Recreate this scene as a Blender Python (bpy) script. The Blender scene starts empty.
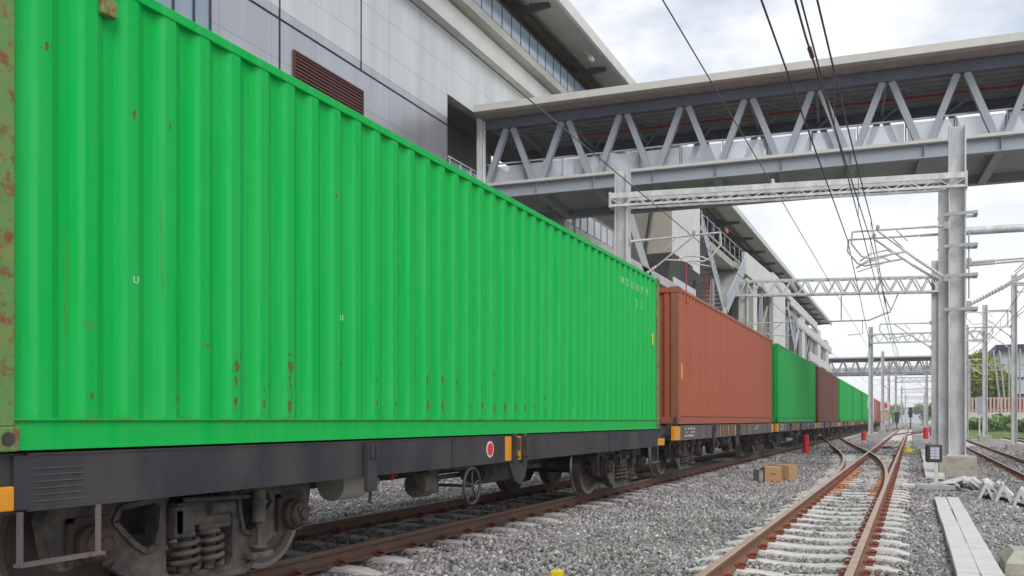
import bpy, bmesh, math, random
import numpy as np
from mathutils import Vector, Matrix
from mathutils.geometry import tessellate_polygon
PI = math.pi
SC = bpy.context.scene
COL = SC.collection
random.seed(7)

# ------------------------------------------------------------------ camera, sky, sun, exposure
EYE = 1.15
cam_d = bpy.data.cameras.new('camera'); cam = bpy.data.objects.new('camera', cam_d); COL.objects.link(cam)
YAW = math.atan(400 / 885)
cam.location = (0, 0, EYE); cam.rotation_euler = (PI / 2, 0, YAW)
cam_d.sensor_width = 36; cam_d.lens = 885 / 1024 * 36; cam_d.shift_y = 132 / 1024
cam_d.clip_start = .05; cam_d.clip_end = 3000
SC.camera = cam

SUN_EL, SUN_AZ = math.radians(46), math.radians(142)      # azimuth clockwise from +Y: behind the camera, to its right
world = bpy.data.worlds.new('World'); SC.world = world; world.use_nodes = True
nt = world.node_tree; N = nt.nodes; L = nt.links
for n in list(N): N.remove(n)
wo = N.new('ShaderNodeOutputWorld'); bg = N.new('ShaderNodeBackground'); bg.inputs['Strength'].default_value = .1
sky = N.new('ShaderNodeTexSky'); sky.sky_type = 'NISHITA'; sky.sun_disc = False
sky.sun_elevation = SUN_EL; sky.sun_rotation = SUN_AZ; sky.air_density = 1.0; sky.dust_density = 1.0
tc = N.new('ShaderNodeTexCoord')
mp = N.new('ShaderNodeMapping'); mp.inputs['Scale'].default_value = (1.4, 1.4, 3.2); mp.inputs['Location'].default_value = (3.1, 1.7, .4)
nz = N.new('ShaderNodeTexNoise'); nz.inputs['Scale'].default_value = 2.1; nz.inputs['Detail'].default_value = 8; nz.inputs['Roughness'].default_value = .58
nz2 = N.new('ShaderNodeTexNoise'); nz2.inputs['Scale'].default_value = 4.5; nz2.inputs['Detail'].default_value = 6
rmp = N.new('ShaderNodeValToRGB'); rmp.color_ramp.elements[0].position = .36; rmp.color_ramp.elements[1].position = .56
sx = N.new('ShaderNodeSeparateXYZ')
hz = N.new('ShaderNodeMapRange'); hz.inputs['From Min'].default_value = .12; hz.inputs['From Max'].default_value = .42
hz.inputs['To Min'].default_value = 1; hz.inputs['To Max'].default_value = 0
mx = N.new('ShaderNodeMath'); mx.operation = 'MAXIMUM'
cl = N.new('ShaderNodeValToRGB')
cl.color_ramp.elements[0].position = .3; cl.color_ramp.elements[0].color = (8.1, 8.3, 8.6, 1)
cl.color_ramp.elements[1].position = .75; cl.color_ramp.elements[1].color = (8.9, 8.9, 8.95, 1)
mixc = N.new('ShaderNodeMix'); mixc.data_type = 'RGBA'
skb = N.new('ShaderNodeMix'); skb.data_type = 'RGBA'; skb.inputs[0].default_value = .42; skb.inputs[7].default_value = (7.5, 8.2, 9.0, 1)
L.new(tc.outputs['Generated'], mp.inputs['Vector']); L.new(mp.outputs['Vector'], nz.inputs['Vector']); L.new(mp.outputs['Vector'], nz2.inputs['Vector'])
L.new(nz.outputs['Fac'], rmp.inputs['Fac']); L.new(tc.outputs['Generated'], sx.inputs['Vector']); L.new(sx.outputs['Z'], hz.inputs['Value'])
L.new(rmp.outputs['Color'], mx.inputs[0]); L.new(hz.outputs['Result'], mx.inputs[1])
L.new(nz2.outputs['Fac'], cl.inputs['Fac'])
L.new(sky.outputs['Color'], skb.inputs[6])
L.new(mx.outputs['Value'], mixc.inputs[0]); L.new(skb.outputs[2], mixc.inputs[6]); L.new(cl.outputs['Color'], mixc.inputs[7])
L.new(mixc.outputs[2], bg.inputs['Color']); L.new(bg.outputs['Background'], wo.inputs['Surface'])

sd = bpy.data.lights.new('sun', 'SUN'); sun = bpy.data.objects.new('sun', sd); COL.objects.link(sun)
sd.energy = 1.5; sd.angle = math.radians(32); sd.color = (1, .97, .92)
dv = Vector((math.sin(SUN_AZ) * math.cos(SUN_EL), math.cos(SUN_AZ) * math.cos(SUN_EL), math.sin(SUN_EL)))
sun.rotation_euler = dv.to_track_quat('Z', 'Y').to_euler(); sun.location = (20, -10, 40)
vs = SC.view_settings; vs.view_transform = 'Standard'; vs.look = 'None'; vs.gamma = 1; vs.exposure = .36
try: vs.use_curve_mapping = False
except Exception: pass
SC.render.engine = 'CYCLES'
SC.cycles.max_bounces = 6; SC.cycles.diffuse_bounces = 4; SC.cycles.glossy_bounces = 3; SC.cycles.transmission_bounces = 6
SC.cycles.transparent_max_bounces = 12; SC.cycles.volume_bounces = 0; SC.cycles.use_denoising = True
SC.cycles.caustics_reflective = False; SC.cycles.caustics_refractive = False

# ------------------------------------------------------------------ materials
def mat(name, col, rough=.6, metal=0., col2=None, scale=3., amt=.5, bump=0., bscale=40., rust=0., rustcol=(.16, .06, .025), stretch=(1, 1, 1), lo=.4, hi=.65, spec=.5, alpha=1., trans=0., coords='Object'):
    m = bpy.data.materials.new(name); m.use_nodes = True
    t = m.node_tree; n = t.nodes; l = t.links; b = n['Principled BSDF']
    b.inputs['Roughness'].default_value = rough; b.inputs['Metallic'].default_value = metal
    b.inputs['Specular IOR Level'].default_value = spec
    b.inputs['Base Color'].default_value = (*col, 1)
    if trans: b.inputs['Transmission Weight'].default_value = trans
    if alpha < 1: b.inputs['Alpha'].default_value = alpha
    tcn = n.new('ShaderNodeTexCoord'); mpn = n.new('ShaderNodeMapping'); mpn.inputs['Scale'].default_value = stretch
    l.new(tcn.outputs[coords], mpn.inputs['Vector'])
    out = None
    if col2:
        a = n.new('ShaderNodeTexNoise'); a.inputs['Scale'].default_value = scale; a.inputs['Detail'].default_value = 7; a.inputs['Roughness'].default_value = .65
        l.new(mpn.outputs[0], a.inputs['Vector'])
        r = n.new('ShaderNodeMapRange'); r.inputs['From Min'].default_value = lo; r.inputs['From Max'].default_value = hi; r.inputs['To Max'].default_value = amt
        l.new(a.outputs['Fac'], r.inputs['Value'])
        mxn = n.new('ShaderNodeMix'); mxn.data_type = 'RGBA'; mxn.inputs[6].default_value = (*col, 1); mxn.inputs[7].default_value = (*col2, 1)
        l.new(r.outputs[0], mxn.inputs[0]); out = mxn.outputs[2]
    if rust > 0:
        a = n.new('ShaderNodeTexNoise'); a.inputs['Scale'].default_value = 9; a.inputs['Detail'].default_value = 9; a.inputs['Roughness'].default_value = .75
        l.new(mpn.outputs[0], a.inputs['Vector'])
        r = n.new('ShaderNodeMapRange'); r.inputs['From Min'].default_value = .72 - rust * .3; r.inputs['From Max'].default_value = .78 - rust * .25
        l.new(a.outputs['Fac'], r.inputs['Value'])
        m2 = n.new('ShaderNodeMix'); m2.data_type = 'RGBA'; m2.inputs[7].default_value = (*rustcol, 1)
        if out: l.new(out, m2.inputs[6])
        else: m2.inputs[6].default_value = (*col, 1)
        l.new(r.outputs[0], m2.inputs[0]); out = m2.outputs[2]
    if out: l.new(out, b.inputs['Base Color'])
    if bump:
        a = n.new('ShaderNodeTexNoise'); a.inputs['Scale'].default_value = bscale; a.inputs['Detail'].default_value = 5
        l.new(mpn.outputs[0], a.inputs['Vector'])
        bn = n.new('ShaderNodeBump'); bn.inputs['Strength'].default_value = bump; bn.inputs['Distance'].default_value = .01
        l.new(a.outputs['Fac'], bn.inputs['Height']); l.new(bn.outputs[0], b.inputs['Normal'])
    return m

def container_mat(name, col, fade, rustband=0., patch=None):
    """painted steel: chalky vertical streaks, small rust chips, a band of knocks low on the side"""
    m = mat(name, col, .5, 0, fade, 1.6 if rustband else 1.0, .75 if rustband else .4, .06, 25, 0, stretch=(1, 3.6, .28), lo=.36, hi=.7, spec=.07)
    t = m.node_tree; n = t.nodes; l = t.links; b = n['Principled BSDF']
    src = b.inputs['Base Color'].links[0].from_socket
    tcn = n.new('ShaderNodeTexCoord'); sp = n.new('ShaderNodeSeparateXYZ'); l.new(tcn.outputs['Object'], sp.inputs[0])
    def math_(op, a, c=None):
        k = n.new('ShaderNodeMath'); k.operation = op
        for i, v in enumerate((a, c)):
            if v is None: continue
            if isinstance(v, (int, float)): k.inputs[i].default_value = v
            else: l.new(v, k.inputs[i])
        return k.outputs[0]
    def rng(v, a, c, d=0., e=1.):
        k = n.new('ShaderNodeMapRange'); k.inputs[1].default_value = a; k.inputs[2].default_value = c; k.inputs[3].default_value = d; k.inputs[4].default_value = e
        l.new(v, k.inputs[0]); return k.outputs[0]
    def noise(s, st, det=6, ro=.6):
        k = n.new('ShaderNodeTexNoise'); k.inputs['Scale'].default_value = s; k.inputs['Detail'].default_value = det; k.inputs['Roughness'].default_value = ro
        q = n.new('ShaderNodeMapping'); q.inputs['Scale'].default_value = st; l.new(tcn.outputs['Object'], q.inputs[0]); l.new(q.outputs[0], k.inputs['Vector']); return k.outputs['Fac']
    chips = math_('MULTIPLY', rng(noise(7, (1, 1.6, 1), 10, .8), .70, .735), .8 if rustband else .25)
    streak = math_('MULTIPLY', rng(noise(3.2, (1, 3.4, .13), 7, .72), .63, .72), .55)
    z = sp.outputs['Z']
    band = math_('MULTIPLY', rng(z, .2, .26), rng(z, .72, .62))
    k = n.new('ShaderNodeTexVoronoi'); k.inputs['Scale'].default_value = 1; k.inputs['Randomness'].default_value = .45; q = n.new('ShaderNodeMapping'); q.inputs['Scale'].default_value = (.01, 3.6, 5.2)
    l.new(tcn.outputs['Object'], q.inputs[0]); l.new(q.outputs[0], k.inputs['Vector'])
    wob = math_('ADD', k.outputs['Distance'], math_('MULTIPLY', noise(30, (1, 1, .6), 6, .7), .28))
    knocks = math_('MULTIPLY', math_('MULTIPLY', rng(wob, .31, .22), band), math_('MULTIPLY', rng(noise(.55, (0, 1, .4), 2), .42, .5), .6 * (1 if rustband else 0)))
    edge = math_('MULTIPLY', rng(noise(8, (1, 1, 3), 8, .75), .5, .62), rng(z, .185, .15))
    low = math_('MULTIPLY', rng(z, .5, .16), rng(noise(2.5, (1, 2, .6), 6), .42, .7, 0, .6))
    f = math_('MINIMUM', math_('ADD', math_('ADD', chips, math_('MULTIPLY', streak, .9)), math_('ADD', knocks, math_('MULTIPLY', edge, math_('MULTIPLY', rng(z, .12, .145), .8)))), 1)
    m0 = n.new('ShaderNodeMix'); m0.data_type = 'RGBA'; m0.inputs[7].default_value = (*fade, 1); l.new(src, m0.inputs[6]); l.new(low, m0.inputs[0])
    # sheen on the camera-facing slope of every rib, painted in as paler colour
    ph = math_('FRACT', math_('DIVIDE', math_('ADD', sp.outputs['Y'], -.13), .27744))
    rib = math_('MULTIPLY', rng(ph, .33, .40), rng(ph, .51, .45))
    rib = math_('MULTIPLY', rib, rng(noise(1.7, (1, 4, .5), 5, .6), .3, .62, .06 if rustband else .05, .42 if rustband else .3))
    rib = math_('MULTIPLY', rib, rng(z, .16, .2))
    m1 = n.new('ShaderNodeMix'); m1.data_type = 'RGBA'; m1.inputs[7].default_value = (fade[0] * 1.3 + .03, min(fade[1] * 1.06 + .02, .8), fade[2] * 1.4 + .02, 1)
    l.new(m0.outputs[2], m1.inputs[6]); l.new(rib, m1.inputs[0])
    m2 = n.new('ShaderNodeMix'); m2.data_type = 'RGBA'; m2.inputs[7].default_value = (.15, .11, .03, 1)
    l.new(m1.outputs[2], m2.inputs[6]); l.new(f, m2.inputs[0]); l.new(m2.outputs[2], b.inputs['Base Color'])
    # slight oil-canning of the sheet
    bn = b.inputs['Normal'].links[0].from_node
    b2 = n.new('ShaderNodeBump'); b2.inputs['Strength'].default_value = .35; b2.inputs['Distance'].default_value = .03
    l.new(noise(1.3, (1, 1.3, .9), 2), b2.inputs['Height']); l.new(bn.outputs[0], b2.inputs['Normal']); l.new(b2.outputs[0], b.inputs['Normal'])
    rr = rng(f, 0, 1, .42, .85); l.new(rr, b.inputs['Roughness'])
    return m

def panel_mat(name, c1, c2, rough, metal, w, h, mortar, msize=.008):
    m = mat(name, c1, rough, metal)
    t = m.node_tree; n = t.nodes; l = t.links; b = n['Principled BSDF']
    tcn = n.new('ShaderNodeTexCoord'); sp = n.new('ShaderNodeSeparateXYZ'); cb = n.new('ShaderNodeCombineXYZ')
    l.new(tcn.outputs['Object'], sp.inputs[0]); l.new(sp.outputs['Y'], cb.inputs['X']); l.new(sp.outputs['Z'], cb.inputs['Y'])
    br = n.new('ShaderNodeTexBrick'); br.offset = 0; br.squash = 1
    br.inputs['Color1'].default_value = (*c1, 1); br.inputs['Color2'].default_value = (*c2, 1); br.inputs['Mortar'].default_value = (*mortar, 1)
    br.inputs['Scale'].default_value = 1; br.inputs['Brick Width'].default_value = w; br.inputs['Row Height'].default_value = h; br.inputs['Mortar Size'].default_value = msize
    br.inputs['Mortar Smooth'].default_value = .1
    l.new(cb.outputs[0], br.inputs['Vector'])
    nz = n.new('ShaderNodeTexNoise'); nz.inputs['Scale'].default_value = 1.1; nz.inputs['Detail'].default_value = 7; q = n.new('ShaderNodeMapping'); q.inputs['Scale'].default_value = (1, 1.6, .16); l.new(tcn.outputs['Object'], q.inputs[0]); l.new(q.outputs[0], nz.inputs['Vector'])
    r = n.new('ShaderNodeMapRange'); r.inputs[1].default_value = .3; r.inputs[2].default_value = .7; r.inputs[3].default_value = .88; r.inputs[4].default_value = 1.06; l.new(nz.outputs['Fac'], r.inputs[0])
    vm = n.new('ShaderNodeVectorMath'); vm.operation = 'SCALE'; l.new(br.outputs['Color'], vm.inputs[0]); l.new(r.outputs[0], vm.inputs['Scale'])
    l.new(vm.outputs[0], b.inputs['Base Color'])
    return m

M = {}
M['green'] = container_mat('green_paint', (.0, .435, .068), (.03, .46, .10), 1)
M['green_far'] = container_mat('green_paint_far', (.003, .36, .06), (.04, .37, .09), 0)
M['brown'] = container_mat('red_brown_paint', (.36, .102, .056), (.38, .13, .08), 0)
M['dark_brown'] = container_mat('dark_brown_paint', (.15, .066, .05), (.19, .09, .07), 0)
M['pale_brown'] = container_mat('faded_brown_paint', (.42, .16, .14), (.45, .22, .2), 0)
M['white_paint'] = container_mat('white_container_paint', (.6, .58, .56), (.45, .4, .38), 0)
M['green_rusty'] = mat('rusty_green_paint', (.10, .27, .07), .6, 0, (.22, .24, .06), 6, .8, .2, 30, rust=.75, rustcol=(.2, .07, .03))
M['brown_rusty'] = mat('rusty_brown_paint', (.26, .085, .05), .6, 0, (.3, .12, .05), 6, .8, .2, 30, rust=.5)
M['sill'] = mat('wagon_navy_black_paint', (.022, .022, .031), .7, 0, (.06, .052, .052), 2.2, .9, .15, 30, rust=.3, rustcol=(.09, .055, .04), stretch=(1, 1, .45))
M['sill_grey'] = mat('wagon_grey_paint', (.085, .08, .082), .65, 0, (.16, .13, .12), 3, .9, .15, 30, rust=.5, rustcol=(.13, .06, .04), stretch=(1, 1, .5))
M['bogie'] = mat('grimy_cast_steel', (.058, .052, .047), .85, 0, (.14, .122, .105), 7, .9, .35, 35, rust=.2, rustcol=(.10, .05, .035))
M['wheel'] = mat('worn_wheel_steel', (.10, .088, .08), .6, .2, (.14, .10, .08), 5, .8, .2, 40)
M['wheel_tread'] = mat('polished_tread', (.35, .33, .31), .3, .9)
M['axlecap'] = mat('rusty_axle_cap', (.055, .034, .028), .8, 0, (.04, .033, .03), 14, .8, .3, 60)
M['yellow'] = mat('orange_yellow_paint', (.75, .31, .01), .55, 0, (.5, .2, .02), 5, .6, .1, 30, rust=.25)
M['black'] = mat('black_steel', (.03, .03, .032), .6, 0, (.06, .05, .045), 6, .6, .2, 30)
M['red_disc'] = mat('red_disc_paint', (.75, .02, .02), .5); M['white_mark'] = mat('white_marking', (.75, .75, .72), .6, 0, (.35, .4, .33), 12, .7, stretch=(1, 1, 1))
M['rail'] = mat('rusty_rail', (.17, .08, .048), .75, 0, (.24, .11, .06), 6, .9, .3, 50, rust=.35, rustcol=(.11, .035, .022))
M['rail_top'] = mat('brown_rail_head', (.46, .34, .27), .45, .15, (.36, .22, .15), 5, .8, .1, 60)
M['rail_dark'] = mat('dark_rusty_rail', (.10, .066, .05), .75, 0, (.18, .085, .045), 6, .9, .3, 50, rust=.3, rustcol=(.07, .03, .02))
M['rail_dark_top'] = mat('dark_rail_head', (.27, .19, .145), .45, .2, (.28, .14, .075), 5, .8)
M['clip'] = mat('red_oxide_clip', (.30, .075, .035), .7, 0, (.14, .05, .035), 9, .9, .2, 60)
M['clip_dark'] = mat('dark_oxide_clip', (.2, .055, .035), .65, .1, (.12, .04, .03), 9, .9, .2, 60)
M['slide'] = mat('orange_rust_plate', (.46, .17, .04), .85, 0, (.28, .11, .045), 8, .9, .3, 60)
M['sleeper'] = mat('dusty_concrete', (.60, .585, .565), .9, 0, (.44, .425, .41), 5, .8, .5, 60)
M['slab'] = mat('pale_concrete', (.62, .615, .605), .88, 0, (.49, .485, .475), 3, .7, .35, 70)
M['conc'] = mat('building_concrete', (.50, .485, .455), .85, 0, (.37, .355, .33), 1.2, .7, .3, 20)
M['conc_white'] = mat('white_rendered_concrete', (.66, .655, .64), .8, 0, (.52, .51, .49), .9, .6, .2, 20)
M['beige'] = mat('beige_panel', (.40, .375, .32), .7, 0, (.34, .32, .27), .7, .5, .1, 10)
M['base'] = mat('stained_concrete_base', (.42, .40, .34), .9, 0, (.27, .25, .2), 3.2, .9, .5, 40)
M['galv'] = mat('galvanised_steel', (.62, .63, .635), .5, .08, (.42, .43, .435), 4, .95, .08, 30, stretch=(1, 1, .4))
M['galv_dark'] = mat('aged_galvanised_steel', (.42, .435, .45), .55, .15, (.32, .33, .345), 4, .8, .08, 30)
M['bridge_steel'] = mat('blue_grey_bridge_paint', (.32, .35, .39), .5, 0, (.265, .29, .325), 1.6, .6, .05, 20)
M['bridge_dark'] = mat('dark_blue_grey_beam', (.12, .13, .17), .55, 0, (.065, .07, .09), 1.6, .6)
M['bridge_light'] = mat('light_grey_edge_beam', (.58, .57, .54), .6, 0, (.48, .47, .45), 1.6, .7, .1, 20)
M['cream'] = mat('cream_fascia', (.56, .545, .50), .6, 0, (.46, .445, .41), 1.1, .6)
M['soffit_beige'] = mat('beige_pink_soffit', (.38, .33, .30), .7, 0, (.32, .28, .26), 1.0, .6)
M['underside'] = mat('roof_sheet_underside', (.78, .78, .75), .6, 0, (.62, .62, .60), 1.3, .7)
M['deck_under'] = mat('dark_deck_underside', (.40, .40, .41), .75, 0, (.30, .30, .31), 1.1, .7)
M['redpipe'] = mat('red_fire_pipe', (.42, .02, .02), .45)
M['purlin'] = mat('grey_purlin', (.36, .365, .37), .6)
M['glass'] = mat('pale_parapet_glass', (.66, .71, .78), .15, 0, trans=0, alpha=.55)
M['glass_blue'] = mat('blue_grey_glass', (.26, .33, .40), .08, .25, (.34, .40, .46), .8, .6)
M['window_dark'] = mat('dark_window_glass', (.04, .05, .07), .08, .2)
M['wall_white'] = panel_mat('white_metal_cladding', (.62, .635, .64), (.60, .615, .625), .42, .25, 1.82, 1.02, (.40, .41, .43), .011)
M['wall_grey'] = panel_mat('satin_grey_cladding', (.44, .45, .485), (.42, .43, .465), .30, .5, 1.82, 1.02, (.28, .29, .33), .011)
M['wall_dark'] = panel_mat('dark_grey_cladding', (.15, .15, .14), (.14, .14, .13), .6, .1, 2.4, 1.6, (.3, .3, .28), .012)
M['joint'] = mat('black_joint', (.02, .02, .022), .7)
M['louvre'] = mat('maroon_louvre', (.11, .035, .03), .6)
M['roof_tan'] = mat('tan_soffit', (.40, .34, .26), .7, 0, (.31, .27, .21), 1.1, .6, stretch=(1, .3, 1))
M['roof_grey'] = mat('grey_eave', (.52, .52, .505), .65, 0, (.43, .43, .42), .9, .6)
M['rib'] = mat('dark_roof_bracket', (.06, .058, .06), .6)
M['red_bollard'] = mat('red_bollard_paint', (.62, .015, .015), .5, 0, (.45, .01, .01), 4, .6); M['red_dark'] = mat('dark_red_band', (.3, .01, .012), .6)
M['cardboard'] = mat('brown_cardboard', (.44, .26, .12), .85, 0, (.38, .22, .1), 5, .6); M['tape'] = mat('parcel_tape', (.55, .40, .22), .4)
M['box_grey'] = mat('faded_grey_carton', (.36, .33, .30), .9, 0, (.28, .25, .23), 6, .7)
M['insul'] = mat('pale_insulator', (.62, .61, .57), .4)
M['insul_dark'] = mat('brown_insulator', (.11, .05, .04), .35)
M['wire'] = mat('dark_copper_wire', (.045, .035, .055), .5, .3)
M['wire_grey'] = mat('grey_wire', (.17, .16, .16), .5, .5)
M['lilac'] = mat('lilac_display', (.55, .53, .62), .4)
M['bright_yellow'] = mat('bright_yellow_paint', (.8, .6, .02), .5)
M['bark'] = mat('bark', (.10, .075, .05), .9, 0, (.06, .045, .03), 8, .8, .5, 30)
M['leaf'] = mat('leaf_green', (.24, .30, .03), .6, 0, (.40, .40, .04), .9, 1, lo=.45, hi=.6)
M['leaf_shrub'] = mat('shrub_green', (.12, .24, .04), .6, 0, (.22, .36, .08), 1.3, 1, lo=.4, hi=.6)
M['grass'] = mat('bank_grass', (.10, .15, .04), .9, 0, (.2, .22, .09), 1.2, .9, .6, 20)
M['pink'] = mat('pink_picket_paint', (.62, .36, .36), .7); M['fence_white'] = mat('white_fence_wall', (.62, .6, .57), .8, 0, (.5, .47, .44), 1, .6)
M['brick'] = mat('red_brown_brickwork', (.22, .08, .06), .85, 0, (.16, .06, .045), 2, .7)
M['navy'] = mat('navy_trim', (.03, .035, .06), .5); M['bld_white'] = mat('white_warehouse_wall', (.62, .64, .67), .7, 0, (.5, .52, .56), .4, .6)
M['orange_mesh'] = mat('orange_net', (.45, .13, .04), .8)
M['green_plastic'] = mat('green_plastic', (.05, .3, .1), .5)
M['faded_mark'] = mat('faded_lettering', (.50, .66, .52), .7, 0, (.12, .45, .16), 18, .9)
M['rust_spot'] = mat('rust_spot', (.10, .10, .025), .85, 0, (.16, .19, .04), 30, .8)
M['glass_clear'] = mat('clear_stair_glass', (.6, .65, .7), .15, alpha=.25)
M['balustrade'] = mat('white_blue_balustrade', (.50, .56, .66), .5)

def gravel_mat(name, ground=False):
    m = bpy.data.materials.new(name); m.use_nodes = True
    t = m.node_tree; n = t.nodes; l = t.links; b = n['Principled BSDF']; b.inputs['Roughness'].default_value = .9; b.inputs['Specular IOR Level'].default_value = .25
    tcn = n.new('ShaderNodeTexCoord')
    r = n.new('ShaderNodeValToRGB'); cr = r.color_ramp; cr.interpolation = 'LINEAR'
    stops = [(0, (.16, .155, .16)), (.16, (.25, .24, .245)), (.34, (.36, .345, .345)), (.50, (.31, .265, .25)), (.64, (.44, .42, .415)), (.80, (.31, .305, .32)), (.91, (.52, .50, .485)), (1, (.70, .68, .65))]
    while len(cr.elements) < len(stops): cr.elements.new(.5)
    for e, (p, c) in zip(cr.elements, stops): e.position = p; e.color = (*c, 1)
    if ground:
        v = n.new('ShaderNodeTexVoronoi'); v.inputs['Scale'].default_value = 19; l.new(tcn.outputs['Object'], v.inputs['Vector'])
        s = n.new('ShaderNodeSeparateColor'); l.new(v.outputs['Color'], s.inputs[0]); l.new(s.outputs[0], r.inputs['Fac'])
        bn = n.new('ShaderNodeBump'); bn.inputs['Strength'].default_value = .9; bn.inputs['Distance'].default_value = .035; bn.invert = True
        l.new(v.outputs['Distance'], bn.inputs['Height']); l.new(bn.outputs[0], b.inputs['Normal'])
    else:
        g = n.new('ShaderNodeNewGeometry'); l.new(g.outputs['Random Per Island'], r.inputs['Fac'])
    big = n.new('ShaderNodeTexNoise'); big.inputs['Scale'].default_value = .6; big.inputs['Detail'].default_value = 5; l.new(tcn.outputs['Object'], big.inputs['Vector'])
    mr = n.new('ShaderNodeMapRange'); mr.inputs[1].default_value = .35; mr.inputs[2].default_value = .65; mr.inputs[3].default_value = .72; mr.inputs[4].default_value = .98; l.new(big.outputs['Fac'], mr.inputs[0])
    fine = n.new('ShaderNodeTexNoise'); fine.inputs['Scale'].default_value = 60; fine.inputs['Detail'].default_value = 4; l.new(tcn.outputs['Object'], fine.inputs['Vector'])
    mf = n.new('ShaderNodeMapRange'); mf.inputs[1].default_value = .3; mf.inputs[2].default_value = .7; mf.inputs[3].default_value = .8; mf.inputs[4].default_value = 1.2; l.new(fine.outputs['Fac'], mf.inputs[0])
    mm = n.new('ShaderNodeMath'); mm.operation = 'MULTIPLY'; l.new(mr.outputs[0], mm.inputs[0]); l.new(mf.outputs[0], mm.inputs[1])
    vm = n.new('ShaderNodeVectorMath'); vm.operation = 'SCALE'; l.new(r.outputs[0], vm.inputs[0]); l.new(mm.outputs[0], vm.inputs['Scale'])
    # iron-dust staining of the stones along each rail
    sp = n.new('ShaderNodeSeparateXYZ'); l.new(tcn.outputs['Object'], sp.inputs[0]); cur = None
    for xr in (-6.05, -4.70, -1.52, -.4575, 2.92, 3.98):
        a = n.new('ShaderNodeMath'); a.operation = 'SUBTRACT'; a.inputs[1].default_value = xr; l.new(sp.outputs['X'], a.inputs[0])
        a2 = n.new('ShaderNodeMath'); a2.operation = 'ABSOLUTE'; l.new(a.outputs[0], a2.inputs[0])
        if cur is None: cur = a2.outputs[0]
        else:
            mn = n.new('ShaderNodeMath'); mn.operation = 'MINIMUM'; l.new(cur, mn.inputs[0]); l.new(a2.outputs[0], mn.inputs[1]); cur = mn.outputs[0]
    st = n.new('ShaderNodeMapRange'); st.inputs[1].default_value = .08; st.inputs[2].default_value = .34; st.inputs[3].default_value = .55; st.inputs[4].default_value = 0; l.new(cur, st.inputs[0])
    sn = n.new('ShaderNodeTexNoise'); sn.inputs['Scale'].default_value = 4; l.new(tcn.outputs['Object'], sn.inputs['Vector'])
    sm = n.new('ShaderNodeMath'); sm.operation = 'MULTIPLY'; l.new(st.outputs[0], sm.inputs[0]); l.new(sn.outputs['Fac'], sm.inputs[1])
    s2 = n.new('ShaderNodeMath'); s2.operation = 'MULTIPLY'; s2.inputs[1].default_value = 1.5; s2.use_clamp = True; l.new(sm.outputs[0], s2.inputs[0])
    mr_ = n.new('ShaderNodeMix'); mr_.data_type = 'RGBA'; mr_.inputs[7].default_value = (.20, .13, .095, 1); l.new(vm.outputs[0], mr_.inputs[6]); l.new(s2.outputs[0], mr_.inputs[0])
    l.new(mr_.outputs[2], b.inputs['Base Color'])
    return m
M['gravel'] = gravel_mat('crushed_stone'); M['ground'] = gravel_mat('ballast_bed', True)

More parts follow.
